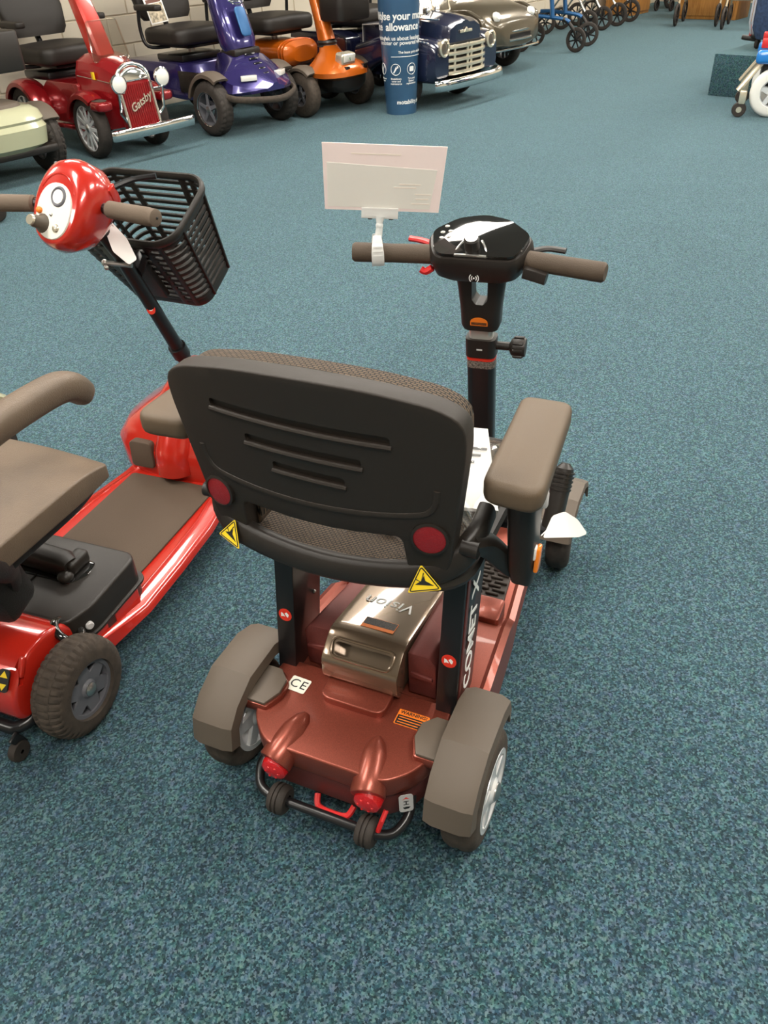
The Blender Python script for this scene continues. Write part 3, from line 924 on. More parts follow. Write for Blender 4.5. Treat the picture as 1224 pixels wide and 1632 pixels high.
# tiller: post, clamp, neck and console, turned a little to the left
TS = Mx.Translation((0, 0.70, 0)) @ Mx.Rotation(rad(6.0), 4, 'Z') @ Mx.Translation((0, -0.70, 0))
def ty(z): return 0.775 - (z-0.30)*0.165
rings = []
for z in (0.22, 0.36, 0.44, 0.535):
    rings.append([V((p[0], ty(z)+p[1], z)) for p in rrect(0.060, 0.046, 0.014, 3)])
til = B(TS).loft(rings).obj('tiller_post', BLKMETAL, ms)
rings = [[V((p[0], ty(z)+p[1], z)) for p in rrect(0.050, 0.036, 0.010, 3)] for z in (0.53, 0.625)]
B(TS).loft(rings).obj('inner_tube', ALU, til)
rings = [[V((p[0], ty(z)+p[1], z)) for p in rrect(0.065, 0.052, 0.014, 3)] for z in (0.545, 0.588)]
cl = B(TS).loft(rings).obj('height_clamp', BLACK, til)
rings = [[V((p[0], ty(z)+p[1], z)) for p in rrect(0.0615, 0.048, 0.014, 3)] for z in (0.536, 0.543)]
B(TS).loft(rings).obj('red_band', REDS, til)
rings = [[V((p[0], ty(z)+p[1], z)) for p in rrect(0.0612, 0.0475, 0.014, 3)] for z in (0.517, 0.535)]
B(TS).loft(rings).obj('speckled_band', mat('speckled_label', (0.16, 0.13, 0.11), 0.5, var=0.9, vscale=350), til)
b = B(TS)
kc = (0.078, ty(0.568), 0.568)
pr = [(0, 0.017), (0.019, 0.016), (0.021, 0.010), (0.021, -0.008), (0.017, -0.014), (0.009, -0.018), (0.009, -0.05), (0, -0.05)]
b.lathe(pr, kc, 'x', 24)
for k in range(8):
    a = 2*pi*k/8
    b.box((kc[0]+0.001, kc[1]+0.0205*cos(a), kc[2]+0.0205*sin(a)), (0.022, 0.008, 0.008), rot=(math.degrees(a), 0, 0), bev=0.003)
b.obj('clamp_knob', BLACK, til)
B(TS).box((0, ty(0.565)-0.0265, 0.566), (0.012, 0.001, 0.003)).obj('clamp_mark', GREYS, cl)
rings = []
for z, hw, hd in ((0.612, 0.036, 0.027), (0.622, 0.040, 0.029), (0.66, 0.042, 0.027), (0.70, 0.047, 0.022), (0.74, 0.053, 0.020), (0.765, 0.056, 0.022)):
    rings.append([V((p[0], ty(z)+p[1], z)) for p in rrect(2*hw, 2*hd, 0.016, 4)])
neck = B(TS).loft(rings).obj('tiller_neck', BLACK, til)
q = B(TS); q.prism(rpoly([(-0.016, 0.756), (0.016, 0.756), (0.016, 0.682), (0.008, 0.672), (-0.008, 0.672), (-0.016, 0.682)], 0.003), 0.5, 0.9, 'y')
cut(neck, q)
Mp = TS @ place((0, ty(0.634)-0.0295, 0.634), (0, -1, -0.16), (0, -0.16, 1))
b = B(Mp); pts = [(0.018*cos(pi*k/14), 0.011*sin(pi*k/14)) for k in range(15)]
b.prism([(0.018, -0.008)] + pts + [(-0.018, -0.008)], 0, 0.001, 'z')
ns = b.obj('neck_sticker', ORANGES, neck)
B(Mp).box((0, -0.003, 0.0012), (0.032, 0.006, 0.0004)).obj('neck_sticker_text', mat('brown_print', (0.12, 0.04, 0.01), 0.5, var=0.8, vscale=400), ns)

# console: tilted hexagonal housing
CT = TS @ place((0, 0.672, 0.796), (0, -0.34, 0.94), (0, 0.94, 0.34))
hexo = [(-0.094, -0.022), (-0.103, 0.020), (-0.052, 0.062), (0.0, 0.078), (0.052, 0.062), (0.103, 0.020), (0.094, -0.022), (0.078, -0.056), (-0.078, -0.056)]
cb = B(CT)
rings = []
for h, k, dy in ((-0.050, 0.70, -0.004), (-0.036, 0.94, 0), (-0.010, 1.02, 0), (0.004, 1.0, 0), (0.010, 0.96, 0)):
    rings.append([V((x*k, y*k+dy, h)) for x, y in rpoly(hexo, 0.018, 4)])
con = cb.loft(rings).obj('console', BLACK, til)
def dome(x, y): return 0.0135 + 0.010*(1 - (x/0.10)**2) * (1 - ((y-0.008)/0.075)**2)
face = rpoly([(x*0.93, y*0.92+0.003) for x, y in hexo], 0.014, 4)
b = B(CT)
rings = []
for k in (1.0, 0.985, 0.93, 0.8, 0.6, 0.35, 0.1):
    hh = 0.004 if k == 1.0 else None
    rings.append([V((x*k, y*k, (0.006 if k == 1.0 else dome(x*k, y*k)))) for x, y in face])
scr = b.loft(rings).obj('console_face', GLOSSB, con, sharp=60)
b = B(CT)
for x, y in ((-0.068, 0.030), (-0.073, 0.012), (-0.058, 0.014), (-0.072, -0.004), (-0.058, -0.003)):
    b.ball((x, y, dome(x, y)), (0.0050, 0.0036, 0.002), 12, 8)
b.obj('console_button', STEEL, scr)
b = B(CT)
b.lathe([(0, 0.026), (0.012, 0.026), (0.0145, 0.023), (0.0150, 0.0), (0.018, -0.004)], (-0.008, -0.028, 0.014), 'z', 24)
kn = b.obj('speed_dial', BLACK, scr)
B(CT).lathe([(0, 0.0268), (0.0115, 0.0268), (0.0120, 0.0255)], (-0.008, -0.028, 0.014), 'z', 24).obj('dial_cap', STEEL, kn)
B(CT).box((-0.008, -0.020, 0.0405), (0.002, 0.010, 0.002)).obj('dial_pointer', WHITE, kn)
b = B(CT)
for sx in (-1, 1):
    b.tube(cr([(-0.008+sx*0.034, -0.046, 0.012), (-0.008+sx*0.026, -0.030, 0.018), (-0.008+sx*0.016, -0.012, 0.022)], 4), 0.0030, 8)
b.box((-0.008, -0.046, 0.014), (0.064, 0.005, 0.006), bev=0.002)
b.obj('dial_surround', STEEL, scr)
b = B(CT)
for sx in (-1, 1):
    b.tube([(sx*0.083, -0.024, 0.012), (sx*0.086, 0.010, 0.012), (sx*0.055, 0.050, 0.0125)], 0.0014, 6)
b.obj('console_trim', STEEL, con)
Mp = TS @ place((0.0, ty(0.765)-0.060, 0.752), (0, -1, -0.10), (0, -0.1, 1))
b = B(Mp)
b.ball((0, 0, 0.014), (0.0018, 0.0018, 0.001), 8, 6)
for sx in (-1, 1):
    for r in (0.005, 0.009):
        b.tube([V((sx*r*cos(rad(a)), r*sin(rad(a)), 0.0135)) for a in range(-48, 49, 12)], 0.0009, 5)
b.obj('wireless_mark', WHITE, con)

# handlebar grips and levers
for s, end in ((-1, (-0.243, 0.630, 0.785)), (1, (0.240, 0.634, 0.774))):
    st = V((s*0.088, 0.664, 0.778)); en = V(end)
    ts = (0, 0.04, 0.5, 0.9, 0.97, 1.0)
    g = B(TS).tube([st.lerp(en, t) for t in ts], [0.021, 0.0185, 0.0180, 0.0185, 0.0185, 0.015], 18).obj('handle_grip', GRIP, til)
    if s < 0:
        B(TS).tube(cr([(-0.088, 0.690, 0.785), (-0.118, 0.702, 0.790), (-0.148, 0.706, 0.792)], 4), 0.0055, 8, flat=1.4).obj('throttle_lever', REDPL, til)
        B(TS).tube(cr([(-0.085, 0.640, 0.760), (-0.098, 0.640, 0.752), (-0.108, 0.640, 0.756)], 4), 0.007, 8).obj('red_switch', REDPL, til)
    else:
        B(TS).tube(cr([(0.095, 0.690, 0.785), (0.125, 0.704, 0.788), (0.160, 0.702, 0.786)], 4), 0.0055, 8, flat=1.4).obj('brake_lever', BLACK, til)
        B(TS).tube([(0.092, 0.640, 0.764), (0.135, 0.634, 0.756)], 0.012, 8, e=3).obj('lever_switch', BLACK, til)

# ---------------------------------------------------------------- things on the maroon scooter
# price sign clipped to the left grip
SG = Fr(0.014, 1.527, 0.0)
sg = thing('price_sign', 'pinkish white price card in a clear clip on the left handle grip', 'sign', SG, (0, 0, 0.765))
CM = Mx.Translation((0.012, 0.008, 0.860)) @ Mx.Rotation(rad(4.8), 4, 'Y') @ Mx.Rotation(rad(9), 4, 'X')
cd = B(CM).prism([(-0.108, 0.0), (0.108, 0.0), (0.113, 0.122), (-0.113, 0.122)], -0.0008, 0.0008, 'y').obj('card', CARD, sg)
B(CM).prism([(-0.103, 0.006), (0.090, 0.006), (0.098, 0.080), (-0.104, 0.088)], -0.0014, -0.0008, 'y').obj('card_print', CARDW, cd)
for zz, xa, xb in ((0.052, 0.030, 0.070), (0.046, 0.020, 0.062), (0.034, 0.060, 0.090), (0.025, 0.062, 0.086), (0.016, 0.055, 0.088), (0.105, -0.060, 0.030)):
    B(CM).box(((xa+xb)/2, -0.0016, zz), (xb-xa, 0.0003, 0.0022)).obj('faint_text_line', FAINT, cd)
b = B(CM)
b.box((-0.004, -0.004, -0.003), (0.070, 0.004, 0.020), bev=0.001)
b.box((-0.004, 0.004, -0.003), (0.070, 0.004, 0.020), bev=0.001)
b.box((-0.004, 0.0, -0.012), (0.070, 0.010, 0.003))
cl_ = b.obj('card_clip', CLEAR, sg)
for sx in (-0.022, 0.018):
    B(CM).lathe([(0, 0.004), (0.0025, 0.004), (0.0025, -0.004), (0, -0.004)], (sx, 0.0, -0.015), 'x', 10).obj('clip_pin', INK, cl_)
b = B()
b.tube([(0.008, 0.006, 0.850), (0.006, 0.003, 0.838)], [0.009, 0.006], 12)
b.ball((0.006, 0.003, 0.834), 0.0075, 14, 10)
b.tube([(0.006, 0.003, 0.830), (0.003, 0.001, 0.815)], [0.0065, 0.0075], 12)
b.obj('swivel_stem', CLEAR, sg)
b = B()
for sy in (-1, 1):
    pp = cr([(0.0, sy*0.004, 0.818), (0.0, sy*0.016, 0.806), (0.0, sy*0.0225, 0.790), (0.0, sy*0.0215, 0.772), (0.0, sy*0.012, 0.762)], 4)
    for i in range(len(pp)-1):
        pass
    b.loft([[p + V((-0.008-0.004*min(1, i/8), 0, 0)), p + V((0.008+0.004*min(1, i/8), 0, 0)), p + V((0.008+0.004*min(1, i/8), sy*0.003, 0)), p + V((-0.008-0.004*min(1, i/8), sy*0.003, 0))] for i, p in enumerate(pp)])
for zz in (0.803, 0.794, 0.785):
    b.box((0, -0.0245, zz), (0.018, 0.004, 0.0022))
b.obj('grip_clamp', CLEAR, sg)

# manuals in a clear bag on the seat
bg = thing('plastic_bag', 'crumpled clear plastic bag of white papers lying on the black seat', 'bag', M, (0.09, 0.20, 0.570))
def sheet(name, c, size, rz, rx, ry, m, par):
    return B().box(c, size, rot=(rx, ry, rz)).obj(name, m, par)
bk = sheet('booklet', (0.105, 0.235, 0.592), (0.125, 0.215, 0.006), 22, 4, 8, PAPER, bg)
for k in range(4):
    B().box((0.125-0.004*k, 0.29-0.022*k, 0.5985+0.0003*k-0.003), (0.035, 0.0018, 0.004), rot=(4, 8, 22)).obj('booklet_line', mat('grey_print', (0.3, 0.3, 0.3), 0.6) if k == 0 else bpy.data.materials['grey_print'], bk)
sheet('leaflet', (-0.082, 0.125, 0.571), (0.045, 0.07, 0.0015), -35, 3, 2, PAPER, bg)
sheet('red_leaflet', (0.062, 0.085, 0.578), (0.035, 0.028, 0.003), 30, 8, -5, REDS, bg)
rnd = random.Random(4)
ph = [(rnd.uniform(25, 70), rnd.uniform(25, 70), rnd.uniform(0, 6)) for _ in range(7)]
def bagf(u, v):
    x = -0.015 + 0.205*u; y = 0.045 + 0.32*v
    e = max(0.0, min(1.0, 5*u, 5*(1-u), 6*v, 4*(1-v)))
    h = sum(abs(sin(a*x + c*y + p)) for a, c, p in ph)/7
    return V((x + 0.012*sin(30*y), y + 0.01*sin(35*x), 0.570 + e*(0.018 + 0.034*h) + 0.01*u*e))
B().grid(bagf, 44, 54).obj('film', FILM, bg, sharp=18)

# paper tag on the right armrest
tg = thing('paper_tag', 'white paper tag sticking out beside the amber reflector of the right armrest', 'tag', M, (0.286, 0.12, 0.580))
pts = rpoly([(0.280, 0.578), (0.330, 0.588), (0.340, 0.594), (0.322, 0.608), (0.302, 0.614), (0.286, 0.606)], 0.004)
B(Mx.Translation((0, 0.118, 0.578)) @ Mx.Rotation(rad(-48), 4, 'X') @ Mx.Translation((0, -0.118, -0.578))).prism([(x, 0.578+(z-0.578)*1.25) for x, z in pts], 0.118, 0.119, 'y').obj('tag_card', PAPER, tg)
B().tube([(0.284, 0.118, 0.592), (0.280, 0.105, 0.592)], 0.001, 6).obj('tag_string', PAPER, tg)

# ---------------------------------------------------------------- the red scooter on the left
RF = Fr(-0.817, 1.141, -22.2)
rs = thing('mobility_scooter', 'bright red travel scooter with black front basket and brown-grey seat', 'mobility scooter', RF)
CX = -0.015
rings = []
for y, hw, z0, z1 in ((0.06, 0.165, 0.075, 0.14), (0.12, 0.200, 0.07, 0.125), (0.25, 0.212, 0.065, 0.100), (0.40, 0.205, 0.062, 0.098), (0.55, 0.196, 0.062, 0.098), (0.70, 0.172, 0.065, 0.100), (0.76, 0.16, 0.07, 0.11)):
    ring = [(-hw+.02, z0), (hw-.02, z0), (hw+0.004, z0+0.012), (hw, z1-0.010), (hw-0.010, z1-0.004), (hw-0.030, z1-0.004), (hw-0.038, z1+0.004), (hw-0.046, z1), (-hw+0.046, z1), (-hw+0.038, z1+0.004), (-hw+0.030, z1-0.004), (-hw+0.010, z1-0.004), (-hw, z1-0.010), (-hw-0.004, z0+0.012)]
    rings.append([V((CX+p[0], y, p[1])) for p in ring])
B().loft(rings).obj('floor_pan', RED, rs, sharp=50)
B().prism(rpoly([(CX-0.133, 0.26), (CX+0.137, 0.26), (CX+0.133, 0.69), (CX-0.131, 0.69)], 0.012), 0.098, 0.1035, 'z', bev=0.002).obj('foot_mat', FOOTMAT, rs)
# ribs beside the battery
for yy, l in ((0.215, 0.085), (0.105, 0.085)):
    B().prism(rpoly([(CX+0.172, yy-l/2), (CX+0.190, yy-l/2), (CX+0.190, yy+l/2), (CX+0.172, yy+l/2)], 0.004), 0.09, 0.134, 'z', bev=0.006).obj('side_rib', RED, rs)
# battery box
bx = B().prism(rpoly([(CX-0.19, 0.06), (CX+0.172, 0.06), (CX+0.190, 0.12), (CX+0.185, 0.275), (CX+0.165, 0.295), (CX-0.19, 0.295)], 0.02), 0.100, 0.205, 'z', bev=0.016, seg=3).obj('battery_box', BLACK, rs)
B().prism(rpoly([(CX-0.20, 0.05), (CX+0.178, 0.05), (CX+0.196, 0.115), (CX+0.192, 0.285), (CX+0.17, 0.303), (CX-0.20, 0.303)], 0.02), 0.136, 0.143, 'z', bev=0.002).obj('battery_seam', BLACK, bx)
B().prism(rpoly([(CX-0.085, 0.160), (CX+0.105, 0.160), (CX+0.125, 0.200), (CX+0.115, 0.240), (CX-0.085, 0.245)], 0.012), 0.196, 0.207, 'z', bev=0.004).obj('handle_recess', GLOSSB, bx)
hb = B()
hb.tube([(CX-0.090, 0.205, 0.228), (CX+0.075, 0.195, 0.228), (CX+0.092, 0.192, 0.226)], [0.026, 0.026, 0.018], 16, flat=1.0, e=3.2)
hb.obj('battery_handle', BLACK, bx)
hb = B(); hb.box((CX+0.085, 0.212, 0.222), (0.034, 0.062, 0.034), bev=0.010, seg=3); hb.ball((CX+0.088, 0.172, 0.214), (0.017, 0.017, 0.014), 14, 10)
hb.obj('handle_end', BLACK, bx)
for sx in (-0.02, 0.015):
    B().box((CX+sx, 0.125, 0.2055), (0.004, 0.09, 0.004), bev=0.001).obj('battery_groove', GLOSSB, bx)
B().lathe([(0, 0.010), (0.007, 0.010), (0.009, 0.008), (0.009, -0.008), (0, -0.008)], (CX+0.182, 0.105, 0.165), (1, -0.4, 0), 14).obj('battery_knob', GREYS, bx)
# rear body
prof = [(0.085, 0.10), (0.085, 0.185), (0.03, 0.225), (-0.03, 0.228), (-0.085, 0.195), (-0.115, 0.145), (-0.105, 0.09)]
rb = B().prism(rpoly(prof, 0.03, 4), CX-0.165, CX+0.172, 'x', bev=0.018, seg=4).obj('rear_body', RED, rs)
q = B(); q.box((CX+0.172, -0.066, 0.196), (0.03, 0.012, 0.05), rot=(-35, 0, 0))
cut(rb, q)
B().box((CX+0.168, -0.060, 0.205), (0.012, 0.010, 0.040), rot=(-35, 0, 0), bev=0.003).obj('freewheel_lever', RED, rb)
Mp = place((CX+0.15, -0.093, 0.196), (0.15, -0.8, 0.6), (0, 0.6, 0.8))
st = sticker('arrow_sticker', rrect(0.022, 0.044, 0.006), -0.002, Mp, INK, rb, 0.003)
for sy in (-1, 1):
    B(Mp).prism([(-0.008, sy*0.006), (0.008, sy*0.006), (0.0, sy*0.019)], 0.001, 0.0014, 'z').obj('arrow', YELLOW, st)
B().lathe([(0.030+0.009*cos(2*pi*k/12), 0.009*sin(2*pi*k/12)) for k in range(13)], (CX+0.172, 0.062, 0.185), (0.55, 0.45, 0.7), 28).obj('spring_ring', GLOSSB, rs)
# rear wheels and anti-tip bar
w1 = wheel(rs, (CX+0.218, 0, 0.105), 0.105, 0.074, 0.062, tread_blocks(40, 0.6), RIMG, 6, 0.020, 0.028, TYREBR, 0.38, lip=0.008, amp=0.004, nT=160)
inst(w1, rs, (CX-0.218, 0, 0.105))
path = cr([(CX-0.16, -0.03, 0.085), (CX-0.155, -0.085, 0.075), (CX-0.14, -0.110, 0.072)], 4) + cr([(CX+0.14, -0.110, 0.072), (CX+0.158, -0.085, 0.075), (CX+0.160, -0.03, 0.085)], 4)
ab = B().tube(path, 0.013, 12).obj('anti_tip_bar', BLKMETAL, rs)
for s in (-1, 1):
    B().lathe([(0.004, -0.009), (0.021, -0.008), (0.023, 0), (0.021, 0.008), (0.004, 0.009)], (CX+s*0.150, -0.128, 0.030), 'x', 20).obj('anti_tip_roller', TYRE, ab)
    B().box((CX+s*0.150, -0.120, 0.050), (0.008, 0.022, 0.044), rot=(20, 0, 0), bev=0.002).obj('roller_fork', BLKMETAL, ab)
# seat with stitched cushion on a black pan
def cush(co):
    x = co.x-CX
    return (co.x, co.y, co.z + 0.016*(1-min(1, abs(x)/0.225)**2.2)*(co.z > 0.48) - (0.018 if co.z > 0.48 else 0)*max(0, (co.y-0.12)/0.11)**2)
st_ = B().prism(rpoly([(CX-0.232, -0.20), (CX+0.236, -0.20), (CX+0.240, 0.150), (CX+0.236, 0.236), (CX-0.236, 0.236), (CX-0.240, 0.150)], 0.014), 0.462, 0.510, 'z', bev=0.011, seg=4, cuts={'x': [CX-0.22+0.04*k for k in range(12)], 'y': [-0.18+0.03*k for k in range(14)]}, fn=cush).obj('seat_cushion', VINYL, rs, sharp=60)
for dy in (0, 0.010):
    pth = cr([(CX-0.20, 0.16+dy, 0), (CX-0.02, 0.150+dy, 0), (CX+0.11, 0.085+dy, 0), (CX+0.150, -0.02+dy, 0), (CX+0.16, -0.18, 0)], 8)
    B().tube([V(cush(V((p.x, p.y, 0.5102)))) for p in pth], 0.0020, 5).obj('seam', DVINYL, st_)
B().prism(rpoly([(CX-0.21, -0.19), (CX+0.225, -0.19), (CX+0.228, 0.14), (CX+0.212, 0.222), (CX-0.212, 0.222), (CX-0.228, 0.14)], 0.03), 0.440, 0.464, 'z', bev=0.006).obj('seat_pan', BLACK, rs)
B().box((CX+0.02, 0.02, 0.425), (0.30, 0.26, 0.02), bev=0.004).obj('seat_plate', BLKMETAL, rs)
B().lathe([(0.030, 0.20), (0.030, 0.30), (0.024, 0.30), (0.024, 0.425)], (CX, 0.02, 0), 'z', 20).obj('seat_post', BLKMETAL, rs)
for s in (-1, 1):
    am = B().tube(cr([(CX+s*0.252, -0.16, 0.690), (CX+s*0.252, -0.02, 0.703), (CX+s*0.252, 0.114, 0.700), (CX+s*0.252, 0.178, 0.688), (CX+s*0.252, 0.212, 0.655)], 5), [0.026]*15 + [0.026, 0.026, 0.025, 0.024, 0.023, 0.020], 16, flat=1.05, e=2.6).obj('armrest', VINYL, rs)
    B().tube(cr([(CX+s*0.25, -0.17, 0.68), (CX+s*0.25, -0.14, 0.56), (CX+s*0.22, -0.06, 0.46), (CX+s*0.17, -0.01, 0.40), (CX+s*0.14, -0.0, 0.33)], 5), 0.020, 10, e=3).obj('armrest_post', DVINYL, am)
rings = []
for z, hw, y, d in ((0.53, 0.19, -0.215, 0.035), (0.62, 0.21, -0.232, 0.04), (0.75, 0.215, -0.252, 0.04), (0.85, 0.19, -0.266, 0.034), (0.89, 0.14, -0.272, 0.02)):
    rings.append(sring((CX, y, z), (1, 0, 0), (0, 1, 0), hw, d, 3.5, 32))
B().loft(rings).obj('backrest', VINYL, rs)
B().box((CX+0.135, -0.01, 0.36), (0.07, 0.09, 0.13), rot=(10, 0, 8), bev=0.02).obj('seat_bracket', DVINYL, rs)
# front shell and wheels
rings = []
for z, a, c, yc in ((0.075, 0.205, 0.185, 0.905), (0.10, 0.225, 0.20, 0.90), (0.17, 0.235, 0.195, 0.90), (0.215, 0.205, 0.165, 0.90), (0.25, 0.150, 0.130, 0.895), (0.29, 0.095, 0.095, 0.89), (0.34, 0.055, 0.060, 0.885), (0.36, 0.04, 0.045, 0.885)):
    rings.append(sring((CX, yc, z), (1, 0, 0), (0, 1, 0), a, c, 3.2, 40))
fs_ = B().loft(rings).obj('front_shell', RED, rs)
for sx, wv in ((-0.095, 0.072), (0.135, 0.075)):
    Mp = place((CX+sx, 0.706, 0.160), (0, -1, 0.12), (0, 0.12, 1))
    B(Mp).prism(rrect(wv, 0.076, 0.012), -0.02, 0.008, 'z', bev=0.004).obj('shell_foot_pad', FOOTMAT, fs_)
b = B()
b.tube(cr([(CX, 0.715, 0.12), (CX, 0.725, 0.18), (CX, 0.775, 0.25), (CX, 0.84, 0.31)], 5), [0.052]*6+[0.05]*4+[0.045]*3+[0.04]*3, 20, flat=1.0)
b.obj('shell_spine', RED, fs_)
for s in (-1, 1):
    wheel(rs, (CX+s*0.195, 0.90, 0.088), 0.088, 0.06, 0.05, None, RIMG, 6, 0.018, 0.026, TYRE, 0.38, lip=0.006, nT=48)
# stem
sp = [V((CX-0.012, 0.905, 0.30)), V((-0.03, 0.862, 0.394)), V((-0.03, 0.797, 0.536)), V((-0.032, 0.715, 0.715)), V((-0.036, 0.655, 0.815))]
stem = B().tube(sp, [0.022, 0.0185, 0.0175, 0.0175, 0.0175], 14).obj('tiller_stem', BLKMETAL, rs)
B().tube([sp[1].lerp(sp[2], 0.0), sp[1].lerp(sp[2], 0.22)], 0.024, 14).obj('stem_collar', BLKMETAL, stem)
B().ball(sp[1] + V((0.0, -0.022, 0.002)), 0.005, 10, 8).obj('collar_bolt', CHROME, stem)
n = V((0.15, -1, 0.35)); Mp = place(sp[2].lerp(sp[3], 0.10) + V((0.30, -0.90, 0.30))*0.0185, (0.30, -0.90, 0.30), (0, -0.4, 0.9))
rb_ = B(Mp).prism(rrect(0.021, 0.027, 0.010), 0, 0.0012, 'z').obj('stem_badge', REDS, stem)
B(Mp).prism(rrect(0.010, 0.010, 0.0045), 0.0012, 0.0016, 'z').obj('badge_emblem', WHITE, rb_)
b = B(); b.tube([(-0.060, 0.690, 0.700), (-0.030, 0.700, 0.696), (0.004, 0.705, 0.694)], 0.006, 8); b.ball((-0.058, 0.690, 0.70), 0.008, 10, 8); b.ball((-0.05, 0.682, 0.692), 0.006, 8, 6)
b.obj('stem_clamp', STEEL, stem)
# white tag hung on the stem
wt = thing('paper_tag', 'long white paper tag hanging from the black stem of the red scooter', 'tag', RF, (0.0, 0.69, 0.70))
Mp = place((0.012, 0.668, 0.758), (0.15, -0.50, 0.85), (-0.55, 0.45, 0.40))
pts = rpoly([(-0.012, 0.050), (0.004, 0.052), (0.020, 0.0), (0.020, -0.046), (0.0, -0.050), (-0.018, -0.012)], 0.005)
B(Mp).prism([(x*1.05, y*1.4) for x, y in pts], 0, 0.0012, 'z').obj('tag_card', PAPER, wt)
B().tube([(0.0, 0.68, 0.79), (-0.02, 0.675, 0.80)], 0.001, 6).obj('tag_string', PAPER, wt)
# control head
HC = V((-0.043, 0.612, 0.848)); hn = V((-0.10, -0.86, 0.50)).normalized(); hu = V((0.18, 0.5, 0.86)); hu = (hu - hn*hu.dot(hn)).normalized(); hx = hu.cross(hn)
rings = []
for d, a, c, up in ((-0.085, 0.030, 0.040, 0.018), (-0.070, 0.055, 0.066, 0.014), (-0.040, 0.074, 0.088, 0.006), (0.0, 0.079, 0.096, 0.0), (0.022, 0.073, 0.090, -0.003), (0.034, 0.062, 0.078, -0.008), (0.037, 0.056, 0.070, -0.012)):
    rings.append(sring(HC + hn*d + hu*up, hx, hu, a, c, 2.2, 36))
hd = B().loft(rings).obj('control_head', RED, stem)
HM = Mx(((hx.x, hu.x, hn.x, HC.x), (hx.y, hu.y, hn.y, HC.y), (hx.z, hu.z, hn.z, HC.z), (0, 0, 0, 1)))
rr2 = [sring((0, -0.020, h), (1, 0, 0), (0, 1, 0), a, c, 2.2, 32) for h, a, c in ((0.036, 0.049, 0.058), (0.0395, 0.047, 0.056), (0.0405, 0.040, 0.048))]
pn = B(HM).loft(rr2).obj('control_panel', mat('glare_white_panel', (0.82, 0.80, 0.72), 0.12, coat=0.6), hd)  # glossy panel, its glare painted in as a whitened base colour
B(HM).lathe([(0.014, 0.0), (0.018, 0.003), (0.021, 0.0)], (0.008, 0.010, 0.0405), 'z', 24).obj('gauge_ring', RIMG, pn)
B(HM).lathe([(0, 0.002), (0.014, 0.002), (0.014, 0)], (0.008, 0.010, 0.0405), 'z', 24).obj('gauge_face', PAPER, pn)
kn = B(HM).lathe([(0, 0.030), (0.011, 0.029), (0.013, 0.024), (0.013, 0.010), (0.020, 0.0)], (-0.022, -0.050, 0.040), 'z', 20).obj('speed_dial', mat('dark_taupe', (0.10, 0.08, 0.06), 0.5), pn)
B(HM).lathe([(0, 0.0335), (0.010, 0.033), (0.0115, 0.029)], (-0.022, -0.050, 0.040), 'z', 20).obj('dial_cap', IVORY, kn)
B(HM).ball((-0.036, -0.026, 0.042), (0.008, 0.007, 0.006), 12, 8).obj('horn_button', ORANGES, pn)
B(HM).ball((0.018, -0.052, 0.041), (0.009, 0.009, 0.005), 12, 8).obj('switch_button', IVORY, pn)
B(HM).ball((-0.002, -0.028, 0.041), (0.004, 0.004, 0.003), 10, 6).obj('indicator', STEEL, pn)
b = B(HM)
b.tube([V((0.050*cos(rad(a)), -0.004+0.060*sin(rad(a)), 0.0365)) for a in range(25, 156, 10)], 0.0018, 6)
b.obj('panel_bead', RED, hd)
B().box(HC + V((0.062, 0.055, 0.010)), (0.034, 0.030, 0.045), rot=(20, 0, 10), bev=0.006).obj('head_bracket', RED, hd)
for s, e0, e1 in ((1, (0.030, 0.622, 0.846), (0.180, 0.598, 0.842)), (-1, (-0.115, 0.618, 0.848), (-0.285, 0.590, 0.848))):
    a, c = V(e0), V(e1)
    g = B().tube([a.lerp(c, t) for t in (0.12, 0.15, 0.5, 0.86, 0.87, 0.98, 1.0)], [0.013, 0.0175, 0.0180, 0.0185, 0.0175, 0.0175, 0.013], 18).obj('handle_grip', GRIP2, stem)
    B().tube([a, a.lerp(c, 0.16)], 0.011, 12).obj('handlebar_end', BLKMETAL, g)
    B().ball(c, 0.003, 8, 6).obj('grip_hole', INK, g)
B().tube(cr([(0.02, 0.665, 0.870), (0.060, 0.700, 0.884), (0.105, 0.725, 0.888)], 4), [0.007]*4+[0.006]*4+[0.007], 8).obj('throttle_lever', BLKMETAL, stem)
B().tube(cr([(-0.10, 0.68, 0.890), (-0.135, 0.72, 0.892), (-0.165, 0.74, 0.898)], 4), [0.006]*4+[0.005]*5, 8).obj('brake_lever', RIMG, stem)
# basket on the stem
bc = V((-0.080, 0.858, 0.783)); yaw, pit = rad(-4.2), rad(29)
ex = V((cos(yaw), sin(yaw), 0)); fwd = V((-sin(yaw), cos(yaw), 0)); ey = fwd*cos(pit) + V((0, 0, sin(pit))); ez = ex.cross(ey)
BM = Mx(((ex.x, ey.x, ez.x, bc.x), (ex.y, ey.y, ez.y, bc.y), (ex.z, ey.z, ez.z, bc.z), (0, 0, 0, 1)))
BW, BD, BH, BK = 0.338, 0.212, 0.256, 0.755
def bring(t, r=0.055, grow=0.0):
    k = 1 + (BK-1)*t
    return [V((x, y, -BH*t)) for x, y in rrect(BW*k+grow, BD*k+grow, r*k, 6)]
rim = B(BM).tube([p + V((0, 0, -0.008)) for p in bring(0)], 0.011, 10, closed=True, flat=0.6).obj('basket', BLACK, rs)
for i in range(11):
    t = 0.10 + 0.80*i/10
    B(BM).tube(bring(t), 0.0052, 6, closed=True, flat=0.7, e=3).obj('basket_slat', BLACK, rim)
q = bring(0); nr = len(q)
r0_, r1_ = bring(0.0), bring(1.0)
